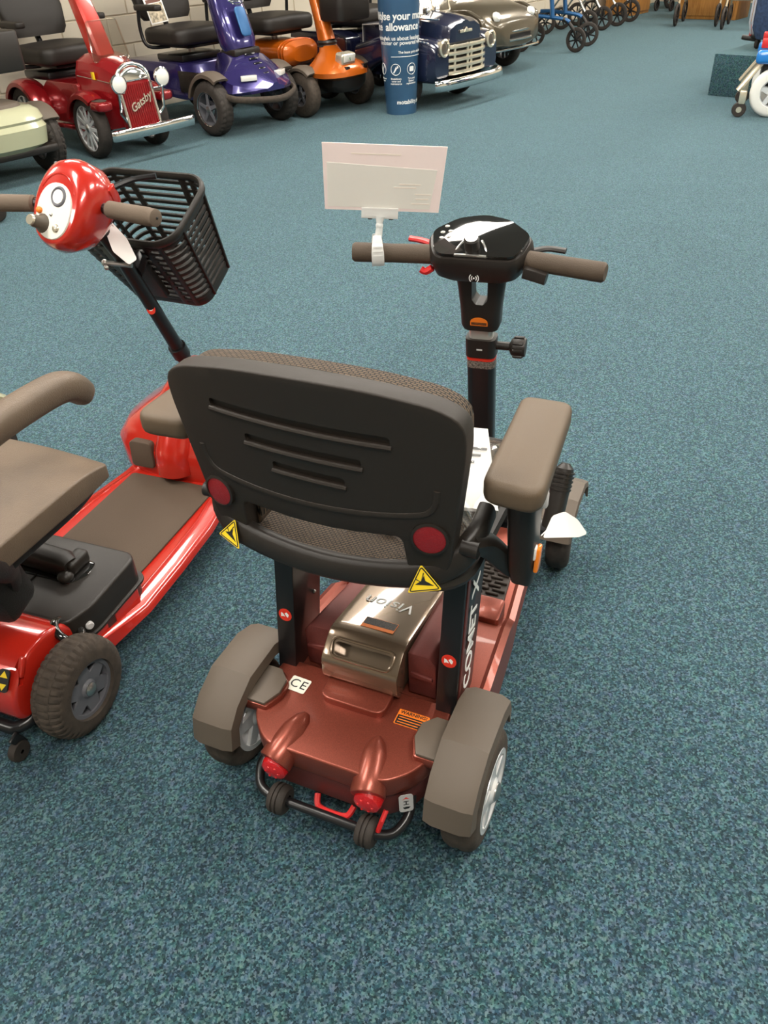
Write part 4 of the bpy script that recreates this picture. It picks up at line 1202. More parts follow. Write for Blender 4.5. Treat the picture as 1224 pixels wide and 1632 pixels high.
for i in (1, 5, 6, 8, 12, 13, 15, 19, 20, 22, 26, 27):
    a, c = r0_[i], r1_[i]
    if i in (5, 12, 19, 26):
        continue
    B(BM).tube([a.lerp(c, t) + V((0, 0, 0)) for t in (0.02, 0.5, 0.98)], 0.009, 6, flat=0.45).obj('basket_rib', BLACK, rim)
for fx in (-0.25, 0.25):
    for sy in (-1, 1):
        a = V((BW*fx, sy*BD/2, 0)); c = V((BW*BK*fx, sy*BD*BK/2, -BH))
        B(BM).tube([a.lerp(c, t) for t in (0.02, 0.5, 0.98)], 0.010, 6, flat=0.45).obj('basket_rib', BLACK, rim)
B(BM).prism([(p.x, p.y) for p in bring(1.0, grow=0.006)], -BH-0.004, -BH+0.022, 'z', bev=0.006).obj('basket_base', BLACK, rim)
B(BM).prism([(p.x, p.z) for p in [V((-0.055, 0, -0.03)), V((0.055, 0, -0.03)), V((0.05, 0, -0.20)), V((-0.05, 0, -0.20))]], -BD/2-0.006, -BD/2+0.012, 'y', bev=0.003).obj('basket_backplate', BLACK, rim)
B().tube([V((-0.03, 0.745, 0.66)), V((-0.045, 0.81, 0.69))], 0.02, 10, e=3).obj('basket_bracket', BLKMETAL, rim)

# ---------------------------------------------------------------- vehicles along the wall
HEAD = -133.0

def arch(cx, R, w, th, a0, a1, m, name, parent, y0=0.0, z0=0.0, n=14, x_in=0.0, pointed=0.0):
    """A mudguard: a curved strip over a wheel whose axle lies along x."""
    rings = []
    for k in range(n+1):
        a = rad(a0 + (a1-a0)*k/n)
        d = V((0, cos(a), sin(a)))
        c = V((cx, y0, z0)) + d*R
        ring = []
        for x, dr in ((-w/2, -th*1.6), (-w/2, -th*0.3), (-w*0.36, th*0.4), (0, th*0.7), (w*0.36, th*0.4), (w/2, -th*0.3), (w/2, -th*1.6), (w*0.42, -th*1.6), (w*0.34, -th*0.5), (-w*0.34, -th*0.5), (-w*0.42, -th*1.6)):
            ring.append(c + V((x, 0, 0)) + d*dr)
        rings.append(ring)
    return B().loft(rings).obj(name, m, parent, sharp=45)

def captain_seat(root, y, z, m, w=0.29, back=0.50, lean=0.12, arms=True, headrest=False, pad=0.07):
    """Padded seat on a post: cushion, backrest and two armrests."""
    def dome(co):
        k = max(0, 1-(co.x/(w+0.01))**2)
        return (co.x, co.y, co.z + (0.028*k*max(0, 1-((co.y-y)/0.27)**2) if co.z > z+0.02 else 0))
    B().prism([(px, py+y) for px, py in rrect(2*w, 0.50, 0.09, 6)], z-0.055, z+0.055, 'z', bev=0.035, seg=4, cuts={'x': [-0.24+0.06*k for k in range(9)], 'y': [y-0.2+0.05*k for k in range(9)]}, fn=dome).obj('seat_cushion', m, root, sharp=60)
    rings = []
    for t, k, d in ((0.0, 0.80, 0.05), (0.08, 0.92, 0.06), (0.35, 1.0, 0.065), (0.7, 0.95, 0.06), (0.92, 0.78, 0.05), (1.0, 0.55, 0.03)):
        zz = z + 0.10 + back*t
        yy = y - 0.27 - lean*t
        rings.append(sring((0, yy, zz), (1, 0, 0), (0, 1, 0), w*0.92*k, d, 3.2, 32))
    bk_ = B().loft(rings).obj('backrest', m, root, sharp=60)
    B().tube([(0, y-0.25, z-0.03), (0, y-0.34, z+0.20)], 0.022, 10).obj('back_hinge', BLKMETAL, bk_)
    B().lathe([(0.028, 0.30), (0.028, z-0.06), (0.07, z-0.058), (0.07, z-0.05)], (0, y, 0), 'z', 18).obj('seat_post', STEEL, root)
    B().box((0, y, z-0.07), (0.34, 0.36, 0.02), bev=0.004).obj('seat_plate', BLKMETAL, root)
    if arms:
        for s in (-1, 1):
            a = B().prism([(s*(w+0.045)+px, y-0.02+py) for px, py in rrect(0.075, 0.30, 0.03, 5)], z+0.185, z+0.225, 'z', bev=0.012, seg=3).obj('armrest', m, root)
            B().tube(cr([(s*(w+0.045), y-0.15, z+0.19), (s*(w+0.045), y-0.17, z+0.05), (s*(w+0.02), y-0.14, z-0.06), (s*0.15, y-0.08, z-0.075)], 5), 0.014, 10).obj('armrest_tube', BLKMETAL, a)

def bg_wheels(root, xs, ys, R, w, r0, rimm, nsp, sw, tm=TYRE, tread=None, nT=64, rot=0, dish=0.35, amp=0.005, hub=0.03, zc=None):
    first = None
    for y in ys:
        for x in xs:
            if first is None:
                first = wheel(root, (x, y, R), R, w, r0, tread, rimm, nsp, hub, sw, tm, dish, nT=nT, amp=amp, lip=0.010, rot=(0, 0, rot))
            else:
                inst(first, root, (x, y, R), (0, 0, rot))

# ---- red vintage-style scooter with the chrome radiator
G = Fr(-1.772, 6.40, HEAD)
gs = thing('mobility_scooter', 'candy red vintage-style scooter with chrome radiator, headlamps and small windscreen', 'mobility scooter', G)
TR = Mx.Translation((0, 0.30, 0.18)) @ Mx.Rotation(rad(9), 4, 'X')      # radiator leans back
rd = B(TR).prism([(-0.118, 0.0), (0.118, 0.0), (0.118, 0.30), (-0.118, 0.30)], -0.08, 0.004, 'y').obj('radiator', CANDY, gs)
for k in range(13):
    x = -0.105 + 0.0175*k
    B(TR).tube([(x, 0.006, 0.01), (x, 0.006, 0.285)], 0.0055, 6).obj('radiator_fin', CANDY, rd)
b = B(TR)
arc = [(-0.128, 0.0, 0.005), (-0.128, 0.0, 0.30)] + [(-0.128*cos(rad(a)), 0.0, 0.315+0.095*sin(rad(a))) for a in range(8, 173, 12)] + [(0.128, 0.0, 0.30), (0.128, 0.0, 0.005)]
b.tube(arc, 0.013, 10)
b.obj('radiator_frame', CHROME, rd)
dome_p = [(0.118*cos(rad(a)), 0.300+0.090*sin(rad(a))) for a in range(0, 181, 12)]
B(TR).prism(dome_p, -0.10, 0.010, 'y', bev=0.012, seg=3).obj('radiator_cap', CHROME, rd)
b = B(TR)
b.text('Gatsby', 0.070, place((0.0, 0.016, 0.17), (0, 1, 0), (0.42, 0, 1)), depth=0.003, shear=0.35, bold=0.0012)
b.obj('radiator_lettering', CHROME, rd)
mas = B(TR)
mas.tube([(0, -0.03, 0.395), (0, -0.03, 0.420)], 0.006, 8)
mas.tube([(-0.028, -0.03, 0.462), (0.028, -0.03, 0.462), (0, -0.03, 0.420)], 0.006, 6, closed=True)
mas.obj('mascot', CHROME, rd)
# bonnet, cowl and body
rings = []
for y, w, z0, z1 in ((0.205, 0.112, 0.20, 0.555), (0.10, 0.150, 0.18, 0.600), (-0.06, 0.205, 0.17, 0.640), (-0.12, 0.215, 0.17, 0.640)):
    pts = [(-w, z0), (w, z0), (w, z1-0.11), (w*0.86, z1-0.035), (w*0.5, z1), (0, z1+0.008), (-w*0.5, z1), (-w*0.86, z1-0.035), (-w, z1-0.11)]
    rings.append([V((px, y, pz)) for px, pz in pts])
bn = B().loft(rings).obj('bonnet', CANDY, gs, sharp=30)
for s in (-1, 1):
    B().tube([(s*0.116, 0.27, 0.465), (s*0.155, 0.09, 0.49), (s*0.215, -0.10, 0.52)], 0.004, 6).obj('bonnet_trim', CHROME, bn)
    B().prism(rpoly([(s*0.178, 0.02), (s*0.182, 0.05)], 0) + [(s*0.175, 0.06)], 0.50, 0.545, 'z').obj('side_marker', YELLOW, bn)
B().prism(rpoly([(-0.10, 0.20), (-0.10, 0.47), (-0.52, 0.47), (-0.62, 0.40), (-0.62, 0.20)], 0.02), -0.235, 0.235, 'x', bev=0.012, seg=3).obj('body', CANDY, gs)
B().box((0, -0.32, 0.175), (0.52, 0.50, 0.03), bev=0.01).obj('running_board', CANDY, gs)
B().box((0, -0.70, 0.485), (0.42, 0.36, 0.06), bev=0.02).obj('battery_cover', BLKMETAL, gs)
for s in (-1, 1):
    arch(s*0.285, 0.245, 0.16, 0.022, 5, 185, CANDY, 'rear_fender', gs, y0=-0.76, z0=0.215, n=18)
    f = arch(s*0.250, 0.225, 0.125, 0.020, 55, 165, CANDY, 'front_fender', gs, y0=0.0, z0=0.20, n=14)
    pp = rrect(0.125, 0.17, 0.055, 6)
    tp = B().prism([(s*0.250+x, 0.185+y) for x, y in pp], 0.325, 0.385, 'z', bev=0.018, seg=3).obj('fender_nose', CANDY, gs)
    B().prism([(s*0.250+x*0.62, 0.165+y*0.75) for x, y in pp], 0.384, 0.389, 'z', bev=0.002).obj('fender_pad', TYREBR, tp)
    hl = B().lathe([(0, -0.05), (0.030, -0.04), (0.058, -0.01), (0.062, 0.012), (0.054, 0.018)], (s*0.178, 0.335, 0.490), 'y', 28).obj('headlamp', CHROME, gs)
    B().lathe([(0, 0.026), (0.03, 0.023), (0.055, 0.014)], (s*0.178, 0.335, 0.490), 'y', 28).obj('headlamp_glass', WGLASS, hl)
    B().tube([(s*0.178, 0.32, 0.43), (s*0.178, 0.30, 0.30), (s*0.13, 0.28, 0.24)], 0.010, 8).obj('headlamp_stalk', CHROME, hl)
    B().tube([(s*0.178, 0.33, 0.428), (s*0.12, 0.30, 0.425)], 0.006, 8).obj('headlamp_bracket', CHROME, hl)
bp_ = [( -0.325, 0.395, 0.195), (-0.30, 0.412, 0.195), (0, 0.425, 0.195), (0.30, 0.412, 0.195), (0.325, 0.395, 0.195)]
B().tube(cr(bp_, 4), 0.036, 12, flat=0.55, up=(0, 0, 1), e=3).obj('bumper', CHROME, gs)
B().box((0, 0.36, 0.19), (0.20, 0.10, 0.03), bev=0.005).obj('bumper_bracket', BLKMETAL, gs)
bg_wheels(gs, (0.250, -0.250), (0.0,), 0.200, 0.095, 0.150, RIMW, 12, 0.018, nT=72, rot=-4, dish=0.44)
bg_wheels(gs, (0.285, -0.285), (-0.76,), 0.215, 0.11, 0.15, RIMW, 12, 0.018, nT=72, tread=tread_blocks(36), dish=0.44)
MW = Mx.Translation((0, 0.045, 0.595)) @ Mx.Rotation(rad(10), 4, 'X')
ws_ = B(MW).prism(rpoly([(-0.145, 0.0), (0.145, 0.0), (0.118, 0.245), (-0.118, 0.245)], 0.02), -0.003, 0.003, 'y').obj('windscreen', GLASS, gs)
B(MW).tube([V((x, 0, z)) for x, z in rpoly([(-0.145, 0.0), (0.145, 0.0), (0.118, 0.245), (-0.118, 0.245)], 0.02)], 0.006, 6, closed=True).obj('windscreen_edge', GLASS, ws_)
tl = [V((0, -0.06, 0.60)), V((0, -0.14, 0.80)), V((0, -0.24, 1.02))]
til_ = B().tube(tl, [0.075, 0.070, 0.060], 12, flat=0.95, e=4).obj('tiller', RED, gs)
B().tube([(-0.30, -0.30, 1.06), (0, -0.25, 1.04), (0.30, -0.30, 1.06)], 0.016, 10).obj('handlebar', BLKMETAL, til_)
B().ball((0, -0.25, 1.05), (0.10, 0.07, 0.05), 18, 12).obj('tiller_head', RED, til_)
captain_seat(gs, -0.62, 0.615, DVINYL, 0.28)

# ---- cream scooter at the left edge of the photograph
CRF = Fr(-2.44, 5.66, HEAD)
cs_ = thing('mobility_scooter', 'pale cream scooter with black seat at the far left of the row', 'mobility scooter', CRF)
rings = []
for z, a, c, yc, e in ((0.20, 0.24, 0.15, 0.12, 3), (0.23, 0.285, 0.185, 0.12, 3), (0.33, 0.300, 0.195, 0.12, 3.2), (0.36, 0.285, 0.185, 0.11, 3.2), (0.375, 0.300, 0.200, 0.10, 3.2), (0.42, 0.290, 0.190, 0.08, 3.2), (0.445, 0.255, 0.16, 0.06, 3)):
    rings.append(sring((0, yc, z), (1, 0, 0), (0, 1, 0), a, c, e, 40))
sh = B().loft(rings).obj('front_shell', CREAMP, cs_)
rings = [sring((0, 0.05, z), (1, 0, 0), (0, 1, 0), a, a*0.62, 3, 32) for z, a in ((0.44, 0.215), (0.465, 0.20), (0.48, 0.15))]
B().loft(rings).obj('shell_cover', GREYBR, sh)
B().lathe([(0.075, 0.47), (0.072, 0.52), (0.06, 0.54)], (0.10, 0.02, 0), 'z', 24).obj('steering_boot', BLACK, sh)
B().lathe([(0, 0.560), (0.10, 0.555), (0.105, 0.545), (0.10, 0.535), (0.06, 0.533)], (0.10, 0.02, 0), 'z', 28).obj('boot_ring', GREYS, sh)
B().box((0, 0.12, 0.19), (0.62, 0.30, 0.05), bev=0.015).obj('front_bumper', BLACK, cs_)
for s in (-1, 1):
    arch(s*0.345, 0.225, 0.13, 0.018, 40, 150, GREYBR, 'mudguard', cs_, y0=0.02, z0=0.20, n=12)
bg_wheels(cs_, (-0.345, 0.345), (0.02, -1.02), 0.205, 0.12, 0.12, RIMG, 6, 0.03, tread=tread_blocks(30, 0.9), nT=120, rot=0, amp=0.008)
B().prism(rpoly([(-0.15, 0.16), (-0.15, 0.26), (-0.60, 0.24), (-0.70, 0.42), (-1.20, 0.42), (-1.20, 0.20), (-0.60, 0.16)], 0.03), -0.22, 0.22, 'x', bev=0.02).obj('body', CREAMP, cs_)
tl = [V((0.10, 0.02, 0.54)), V((0.07, -0.05, 0.75)), V((0.03, -0.14, 1.0))]
t_ = B().tube(tl, [0.05, 0.045, 0.045], 12).obj('tiller', CREAMP, cs_)
B().tube([(-0.27, -0.20, 1.03), (0, -0.15, 1.02), (0.27, -0.20, 1.03)], 0.016, 10).obj('handlebar', BLKMETAL, t_)
bkt = B().prism(rrect(0.36, 0.24, 0.04), 0.64, 0.86, 'z', bev=0.015, M=Mx.Translation((-0.09, 0.10, 0))).obj('front_basket', BLACK, cs_)
for k in range(6):
    B().box((-0.275, 0.04, 0.68+0.028*k), (0.008, 0.06, 0.008), bev=0.002).obj('basket_slot', GREYS, bkt)
captain_seat(cs_, -0.72, 0.62, DVINYL, 0.27)

# ---- violet scooter
P = Fr(-0.92, 7.02, HEAD)
ps = thing('mobility_scooter', 'glossy violet-blue scooter with tall tiller fairing and black seat', 'mobility scooter', P)
rings = []
for y, w, z0, z1, kx in ((-0.16, 0.17, 0.30, 0.54, 0.6), (-0.06, 0.235, 0.29, 0.555, 0.55), (0.08, 0.305, 0.28, 0.520, 0.5), (0.20, 0.300, 0.28, 0.450, 0.45), (0.30, 0.215, 0.29, 0.385, 0.4), (0.365, 0.09, 0.30, 0.345, 0.4)):
    zs = z0+(z1-z0)*0.45
    pts = [(-w*0.9, z0), (w*0.9, z0), (w, z0+0.02), (w*0.94, zs), (w*kx, z1-0.01), (w*0.18, z1+0.006), (-w*0.18, z1+0.006), (-w*kx, z1-0.01), (-w*0.94, zs), (-w, z0+0.02)]
    rings.append([V((px, y, pz)) for px, pz in pts])
sh = B().loft(rings).obj('front_shell', PURPLE, ps, sharp=26)
bmp = B().tube(cr([(-0.33, 0.10, 0.29), (-0.30, 0.24, 0.265), (-0.14, 0.36, 0.25), (0, 0.405, 0.245), (0.14, 0.36, 0.25), (0.30, 0.24, 0.265), (0.33, 0.10, 0.29)], 5), 0.024, 10, flat=0.7).obj('front_bumper', TYREBR, ps)
for s in (-1, 1):
    B().prism(rpoly([(s*0.09, 0.24), (s*0.20, 0.20), (s*0.23, 0.235), (s*0.12, 0.30)], 0.015), 0.375, 0.41, 'z', bev=0.008).obj('headlamp', WGLASS, sh)
    arch(s*0.335, 0.235, 0.135, 0.018, 55, 165, GREYBR, 'mudguard', ps, y0=0.0, z0=0.20, n=12)
for k in range(5):
    B().box((0.0 + 0.0, 0.10+0.042*k, 0.528-0.030*k), (0.10-0.012*k, 0.014, 0.010), rot=(-36, 0, 0), bev=0.003).obj('shell_vent', GLOSSB, sh)
bg_wheels(ps, (0.345, -0.345), (0.0, -1.05), 0.195, 0.125, 0.118, RIMG, 5, 0.022, tread=tread_blocks(28, 0.7), nT=112, amp=0.005, dish=0.45)
for s in (-1, 1):
    B().lathe([(0.115, 0), (0.118, 0.003), (0.121, 0)], (s*0.404, 0, 0.195), 'x', 36).obj('wheel_trim', CHROME, ps)
rings = []
for t, w, d in ((0, 0.125, 0.075), (0.12, 0.150, 0.085), (0.5, 0.145, 0.08), (0.85, 0.135, 0.07), (1, 0.10, 0.05)):
    c = V((0.0, 0.0, 0.545)).lerp(V((0.0, -0.17, 1.02)), t)
    rings.append(sring(c, (1, 0, 0), (0, 0.94, 0.33), w, d, 3.0, 32))
fr_ = B().loft(rings).obj('tiller_fairing', PURPLE, ps)
MF = place((0, 0.045, 0.73), (0, 0.94, 0.33), (0, -0.33, 0.94))
B(MF).prism(rrect(0.10, 0.20, 0.03), 0.020, 0.034, 'z', bev=0.008).obj('fairing_panel', BLUEM, fr_)
for r_, dz in ((0.075, 0.0), (0.095, 0.02)):
    B(MF).tube(cr([(-r_, 0.145+dz, 0.026), (-r_*0.5, 0.118+dz, 0.034), (0, 0.112+dz, 0.036), (r_*0.5, 0.118+dz, 0.034), (r_, 0.145+dz, 0.026)], 4), 0.006, 6).obj('fairing_trim', CHROME, fr_)
B().box((0, 0.0, 0.54), (0.26, 0.17, 0.05), bev=0.015).obj('tiller_boot', BLACK, ps)
B().prism(rpoly([(-0.12, 0.22), (-0.12, 0.30), (-0.42, 0.27), (-0.48, 0.46), (-1.25, 0.46), (-1.25, 0.24), (-0.5, 0.20)], 0.03), -0.25, 0.25, 'x', bev=0.02).obj('body', PURPLE, ps)
B().box((0, -0.66, 0.485), (0.40, 0.34, 0.05), bev=0.012).obj('battery_cover', BLKMETAL, ps)
B().box((0.255, -0.35, 0.335), (0.012, 0.30, 0.15), bev=0.004).obj('side_panel', BLACK, ps)
captain_seat(ps, -0.62, 0.635, DVINYL, 0.29)
lf = thing('leaflet', 'clear wallet with a printed leaflet leaning on the seat of the violet scooter', 'leaflet', P, (0.20, -0.70, 0.70))
ML = Mx.Translation((0.17, -0.742, 0.722)) @ Mx.Rotation(rad(14), 4, 'X') @ Mx.Rotation(rad(4), 4, 'Y')
l1 = B(ML).prism([(-0.085, 0), (0.085, 0), (0.085, 0.24), (-0.085, 0.24)], -0.002, 0.002, 'y').obj('wallet', PAPER, lf)
B(ML).prism([(-0.075, 0.008), (0.075, 0.008), (0.075, 0.135), (-0.075, 0.135)], 0.002, 0.003, 'y').obj('leaflet_picture', PHOTO, l1)
B(ML).prism([(-0.070, 0.14), (0.070, 0.14), (0.070, 0.165), (-0.070, 0.165)], 0.002, 0.003, 'y').obj('leaflet_heading', mat('brown_heading', (0.16, 0.06, 0.04), 0.5), l1)

# ---- orange scooter
O = Fr(-0.26, 7.57, HEAD)
os_ = thing('mobility_scooter', 'bright orange scooter with square headlamp and black seat', 'mobility scooter', O)
rings = []
for z, a, c, yc in ((0.270, 0.18, 0.135, 0.16), (0.295, 0.265, 0.185, 0.15), (0.33, 0.275, 0.19, 0.14), (0.37, 0.235, 0.17, 0.12), (0.415, 0.14, 0.125, 0.08), (0.455, 0.085, 0.085, 0.04), (0.495, 0.07, 0.07, 0.0)):
    rings.append(sring((0.045*min(1, (0.5-z)/0.1), yc, z), (1, 0, 0), (0, 1, 0), a, c, 2.6, 36))
sh = B().loft(rings).obj('front_shell', ORANGE, os_)
rings = [sring((0, 0.13, z), (1, 0, 0), (0, 1, 0), a, c, 3, 32) for z, a, c in ((0.17, 0.14, 0.13), (0.22, 0.19, 0.165), (0.30, 0.20, 0.17))]
B().loft(rings).obj('lower_shell', BLACK, os_)
hl = B().box((0.06, 0.245, 0.415), (0.165, 0.09, 0.085), rot=(-12, 0, 0), bev=0.018, seg=3).obj('headlamp', IVORY, sh)
B().box((0.06, 0.292, 0.418), (0.130, 0.01, 0.055), rot=(-12, 0, 0), bev=0.008).obj('headlamp_glass', WGLASS, hl)
b = B(); b.text('f', 0.05, place((0.06, 0.2985, 0.417), (0, 1, 0.2), (0, -0.2, 1)), depth=0.0006, bold=0.001)
b.obj('headlamp_mark', mat('green_print', (0.02, 0.16, 0.04), 0.5), hl)
for s in (-1, 1):
    B().box((s*0.105, 0.300, 0.345), (0.05, 0.03, 0.035), bev=0.004).obj('shell_vent', GLOSSB, sh)
    arch(s*0.325, 0.205, 0.13, 0.016, 50, 160, GREYBR, 'mudguard', os_, y0=0.0, z0=0.17, n=12)
    B().box((s*0.22, 0.02, 0.335), (0.14, 0.12, 0.03), bev=0.008).obj('guard_stay', GREYBR, os_)
bg_wheels(os_, (0.33, -0.33), (0.0, -1.0), 0.172, 0.12, 0.085, RIMG, 5, 0.02, TYREBR, tread_fine(26), 96, amp=0.004, dish=0.3)
tl = [V((0, -0.01, 0.52)), V((0, -0.035, 0.60)), V((0, -0.05, 0.66))]
B().tube(tl, [0.066, 0.062, 0.060], 14, flat=0.9, e=3.5).obj('tiller_base', ORANGE, os_)
B().lathe([(0.085, 0.485), (0.075, 0.50), (0.085, 0.515), (0.075, 0.53)], (0, -0.01, 0), 'z', 24).obj('tiller_gaiter', BLACK, os_)
t_ = B().tube([(0.02, -0.035, 0.60), (0.02, -0.10, 0.80), (0.02, -0.18, 1.02)], [0.045, 0.040, 0.035], 12, e=3).obj('tiller', ORANGE, os_)
B().tube([(-0.28, -0.26, 1.05), (0, -0.20, 1.04), (0.28, -0.26, 1.05)], 0.016, 10).obj('handlebar', BLKMETAL, t_)
bkt = B().prism(rrect(0.38, 0.26, 0.05), 0.66, 0.90, 'z', bev=0.02, M=Mx.Translation((-0.14, 0.08, 0))).obj('front_basket', BLACK, os_)
rings = []
for y, a, c, zc in ((-0.30, 0.13, 0.06, 0.42), (-0.34, 0.205, 0.095, 0.425), (-0.70, 0.215, 0.10, 0.43), (-1.15, 0.20, 0.09, 0.43), (-1.20, 0.14, 0.05, 0.43)):
    rings.append(sring((0, y, zc), (1, 0, 0), (0, 0, 1), a, c, 2.6, 32))
bd = B().loft(rings).obj('battery_hood', ORANGE, os_)
for y in (-0.36, -0.40):
    B().tube(sring((0, y, 0.426), (1, 0, 0), (0, 0, 1), 0.212, 0.099, 2.6, 32), 0.004, 6, closed=True).obj('hood_band', ORANGE, bd)
B().prism(rpoly([(0.05, 0.15), (0.05, 0.22), (-0.30, 0.22), (-0.38, 0.34), (-1.15, 0.34), (-1.15, 0.18), (-0.4, 0.14)], 0.02), -0.22, 0.22, 'x', bev=0.015).obj('chassis', BLACK, os_)
captain_seat(os_, -0.66, 0.635, DVINYL, 0.29)

# ---- dark pickup-style scooter
T = Fr(0.925, 7.52, HEAD)
ts_ = thing('mobility_scooter', 'dark navy pickup-style scooter with barred chrome grille and bumper', 'mobility scooter', T)
rings = []
for y, w, z0, z1 in ((-0.06, 0.215, 0.27, 0.60), (-0.10, 0.235, 0.25, 0.625), (-0.30, 0.255, 0.25, 0.655), (-0.52, 0.27, 0.25, 0.675)):
    pts = [(-w, z0), (w, z0), (w, z1-0.10), (w*0.93, z1-0.03), (w*0.6, z1), (0.05, z1+0.006), (0.03, z1+0.018), (-0.03, z1+0.018), (-0.05, z1+0.006), (-w*0.6, z1), (-w*0.93, z1-0.03), (-w, z1-0.10)]
    rings.append([V((px, y, pz)) for px, pz in pts])
hood = B().loft(rings).obj('bonnet', NAVY, ts_, sharp=30)
B().box((0, -0.052, 0.545), (0.16, 0.012, 0.022), bev=0.004).obj('bonnet_badge', IVORY, hood)
B().prism(rpoly([(0.035, 0.538), (0.0, 0.575), (-0.035, 0.538)], 0.006), -0.056, -0.044, 'y', bev=0.003).obj('bonnet_crest', IVORY, hood)
B().box((0.235, -0.35, 0.640), (0.012, 0.40, 0.012), bev=0.003).obj('bonnet_trim', CHROME, hood)
for s in (-1, 1):
    rings = []
    for y, w, z0, z1 in ((-0.04, 0.095, 0.24, 0.47), (-0.09, 0.110, 0.20, 0.505), (-0.30, 0.115, 0.20, 0.535), (-0.62, 0.115, 0.34, 0.535), (-0.92, 0.10, 0.20, 0.46)):
        rings.append(sring((s*0.335, y, (z0+z1)/2), (1, 0, 0), (0, 0, 1), w, (z1-z0)/2, 4, 28))
    fd = B().loft(rings).obj('front_wing', NAVY, ts_)
    B().tube([(s*0.44, -0.10, 0.50), (s*0.445, -0.30, 0.52), (s*0.44, -0.62, 0.525)], 0.006, 6).obj('wing_trim', CHROME, fd)
    hl = B().lathe([(0.0, -0.05), (0.05, -0.04), (0.062, 0.0), (0.066, 0.010), (0.052, 0.016), (0.046, 0.006)], (s*0.325, -0.030, 0.455), 'y', 28).obj('headlamp', IVORY, fd)
    B().lathe([(0, 0.014), (0.03, 0.011), (0.047, 0.004)], (s*0.325, -0.030, 0.455), 'y', 28).obj('headlamp_glass', mat('smoked_glass', (0.10, 0.08, 0.06), 0.1, coat=0.8) if s < 0 else bpy.data.materials['smoked_glass'], hl)
gr = B().prism([(-0.245, 0.245), (0.245, 0.245), (0.245, 0.475), (-0.245, 0.475)], -0.07, -0.045, 'y').obj('grille', INK, ts_)
for k in range(5):
    z = 0.262 + 0.047*k
    pth = cr([(-0.25, -0.045, z), (-0.18, -0.020, z), (0, -0.008, z), (0.18, -0.020, z), (0.25, -0.045, z)], 4)
    B().tube(pth, 0.0155, 8, flat=0.8, e=3).obj('grille_bar', IVORY, gr)
for x in (-0.19, -0.02, 0.03, 0.19):
    B().tube([(x, -0.022 + 0.012*(abs(x) < 0.1), 0.25), (x, -0.022 + 0.012*(abs(x) < 0.1), 0.468)], 0.011, 8).obj('grille_post', IVORY, gr)
B().tube(cr([(-0.45, -0.02, 0.195), (-0.40, 0.020, 0.195), (-0.2, 0.045, 0.195), (0, 0.05, 0.195), (0.2, 0.045, 0.195), (0.40, 0.020, 0.195), (0.45, -0.02, 0.195)], 4), 0.042, 14, flat=0.6, up=(0, 0, 1), e=2.6).obj('bumper', CHROME, ts_)
B().box((0, -0.12, 0.20), (0.5, 0.2, 0.04), bev=0.008).obj('bumper_bracket', BLKMETAL, ts_)
bg_wheels(ts_, (0.37, -0.37), (-0.42, -1.35), 0.175, 0.11, 0.115, mat('dark_wheel', (0.02, 0.02, 0.022), 0.3), 8, 0.03, nT=64, dish=0.3)
for x in (0.37, -0.37):
    for y in (-0.42,):
        s = 1 if x > 0 else -1
        B().lathe([(0.115, 0), (0.123, 0.004), (0.131, 0)], (x+s*0.049, y, 0.175), 'x', 40).obj('whitewall_ring', mat('pinkish_whitewall', (0.72, 0.60, 0.54), 0.5) if x > 0 else bpy.data.materials['pinkish_whitewall'], ts_)
        B().lathe([(0, s*0.02), (0.03, s*0.017), (0.045, 0)], (x+s*0.045, y, 0.175), 'x', 24).obj('chrome_hub', CHROME, ts_)
MW = Mx.Translation((0, -0.40, 0.66)) @ Mx.Rotation(rad(14), 4, 'X')
wso = [(-0.235, 0.0), (0.235, 0.0), (0.205, 0.28), (-0.205, 0.28)]
wsn = B(MW).prism(rpoly(wso, 0.02), -0.003, 0.003, 'y').obj('windscreen', GLASS, ts_)
B(MW).tube([V((x, 0, z)) for x, z in rpoly(wso, 0.02)], 0.008, 8, closed=True).obj('windscreen_frame', IVORY, wsn)
B(MW).tube([V((0, 0, 0)), V((0, 0, 0.28))], 0.008, 8).obj('windscreen_pillar', IVORY, wsn)
for x in (0.08, -0.04):
    B(MW).ball((x, 0.02, 0.02), (0.03, 0.02, 0.035), 12, 8).obj('screen_lamp', CHROME, wsn)
B().prism(rpoly([(-0.66, 0.22), (-0.66, 0.60), (-0.94, 0.60), (-0.96, 0.30), (-1.0, 0.22)], 0.02), -0.30, 0.30, 'x', bev=0.012).obj('cab_side', NAVY, ts_)
for s in (-1, 1):
    B().tube([(s*0.306, -0.94, 0.30), (s*0.306, -0.93, 0.59), (s*0.306, -0.67, 0.605)], 0.006, 6).obj('door_trim', GREYS, ts_)
    B().prism(rpoly([(-1.02, 0.24), (-1.02, 0.50), (-1.15, 0.54), (-1.72, 0.54), (-1.76, 0.24)], 0.04), *((0.20, 0.43) if s > 0 else (-0.43, -0.20)), 'x', bev=0.03, seg=3).obj('rear_wing', NAVY, ts_)
B().box((0, -1.35, 0.40), (0.5, 0.72, 0.24), bev=0.03).obj('rear_bed', NAVY, ts_)
B().tube([(0, -0.55, 0.60), (0, -0.68, 0.98)], 0.03, 10).obj('steering_column', BLKMETAL, ts_)
captain_seat(ts_, -1.25, 0.63, DVINYL, 0.30)

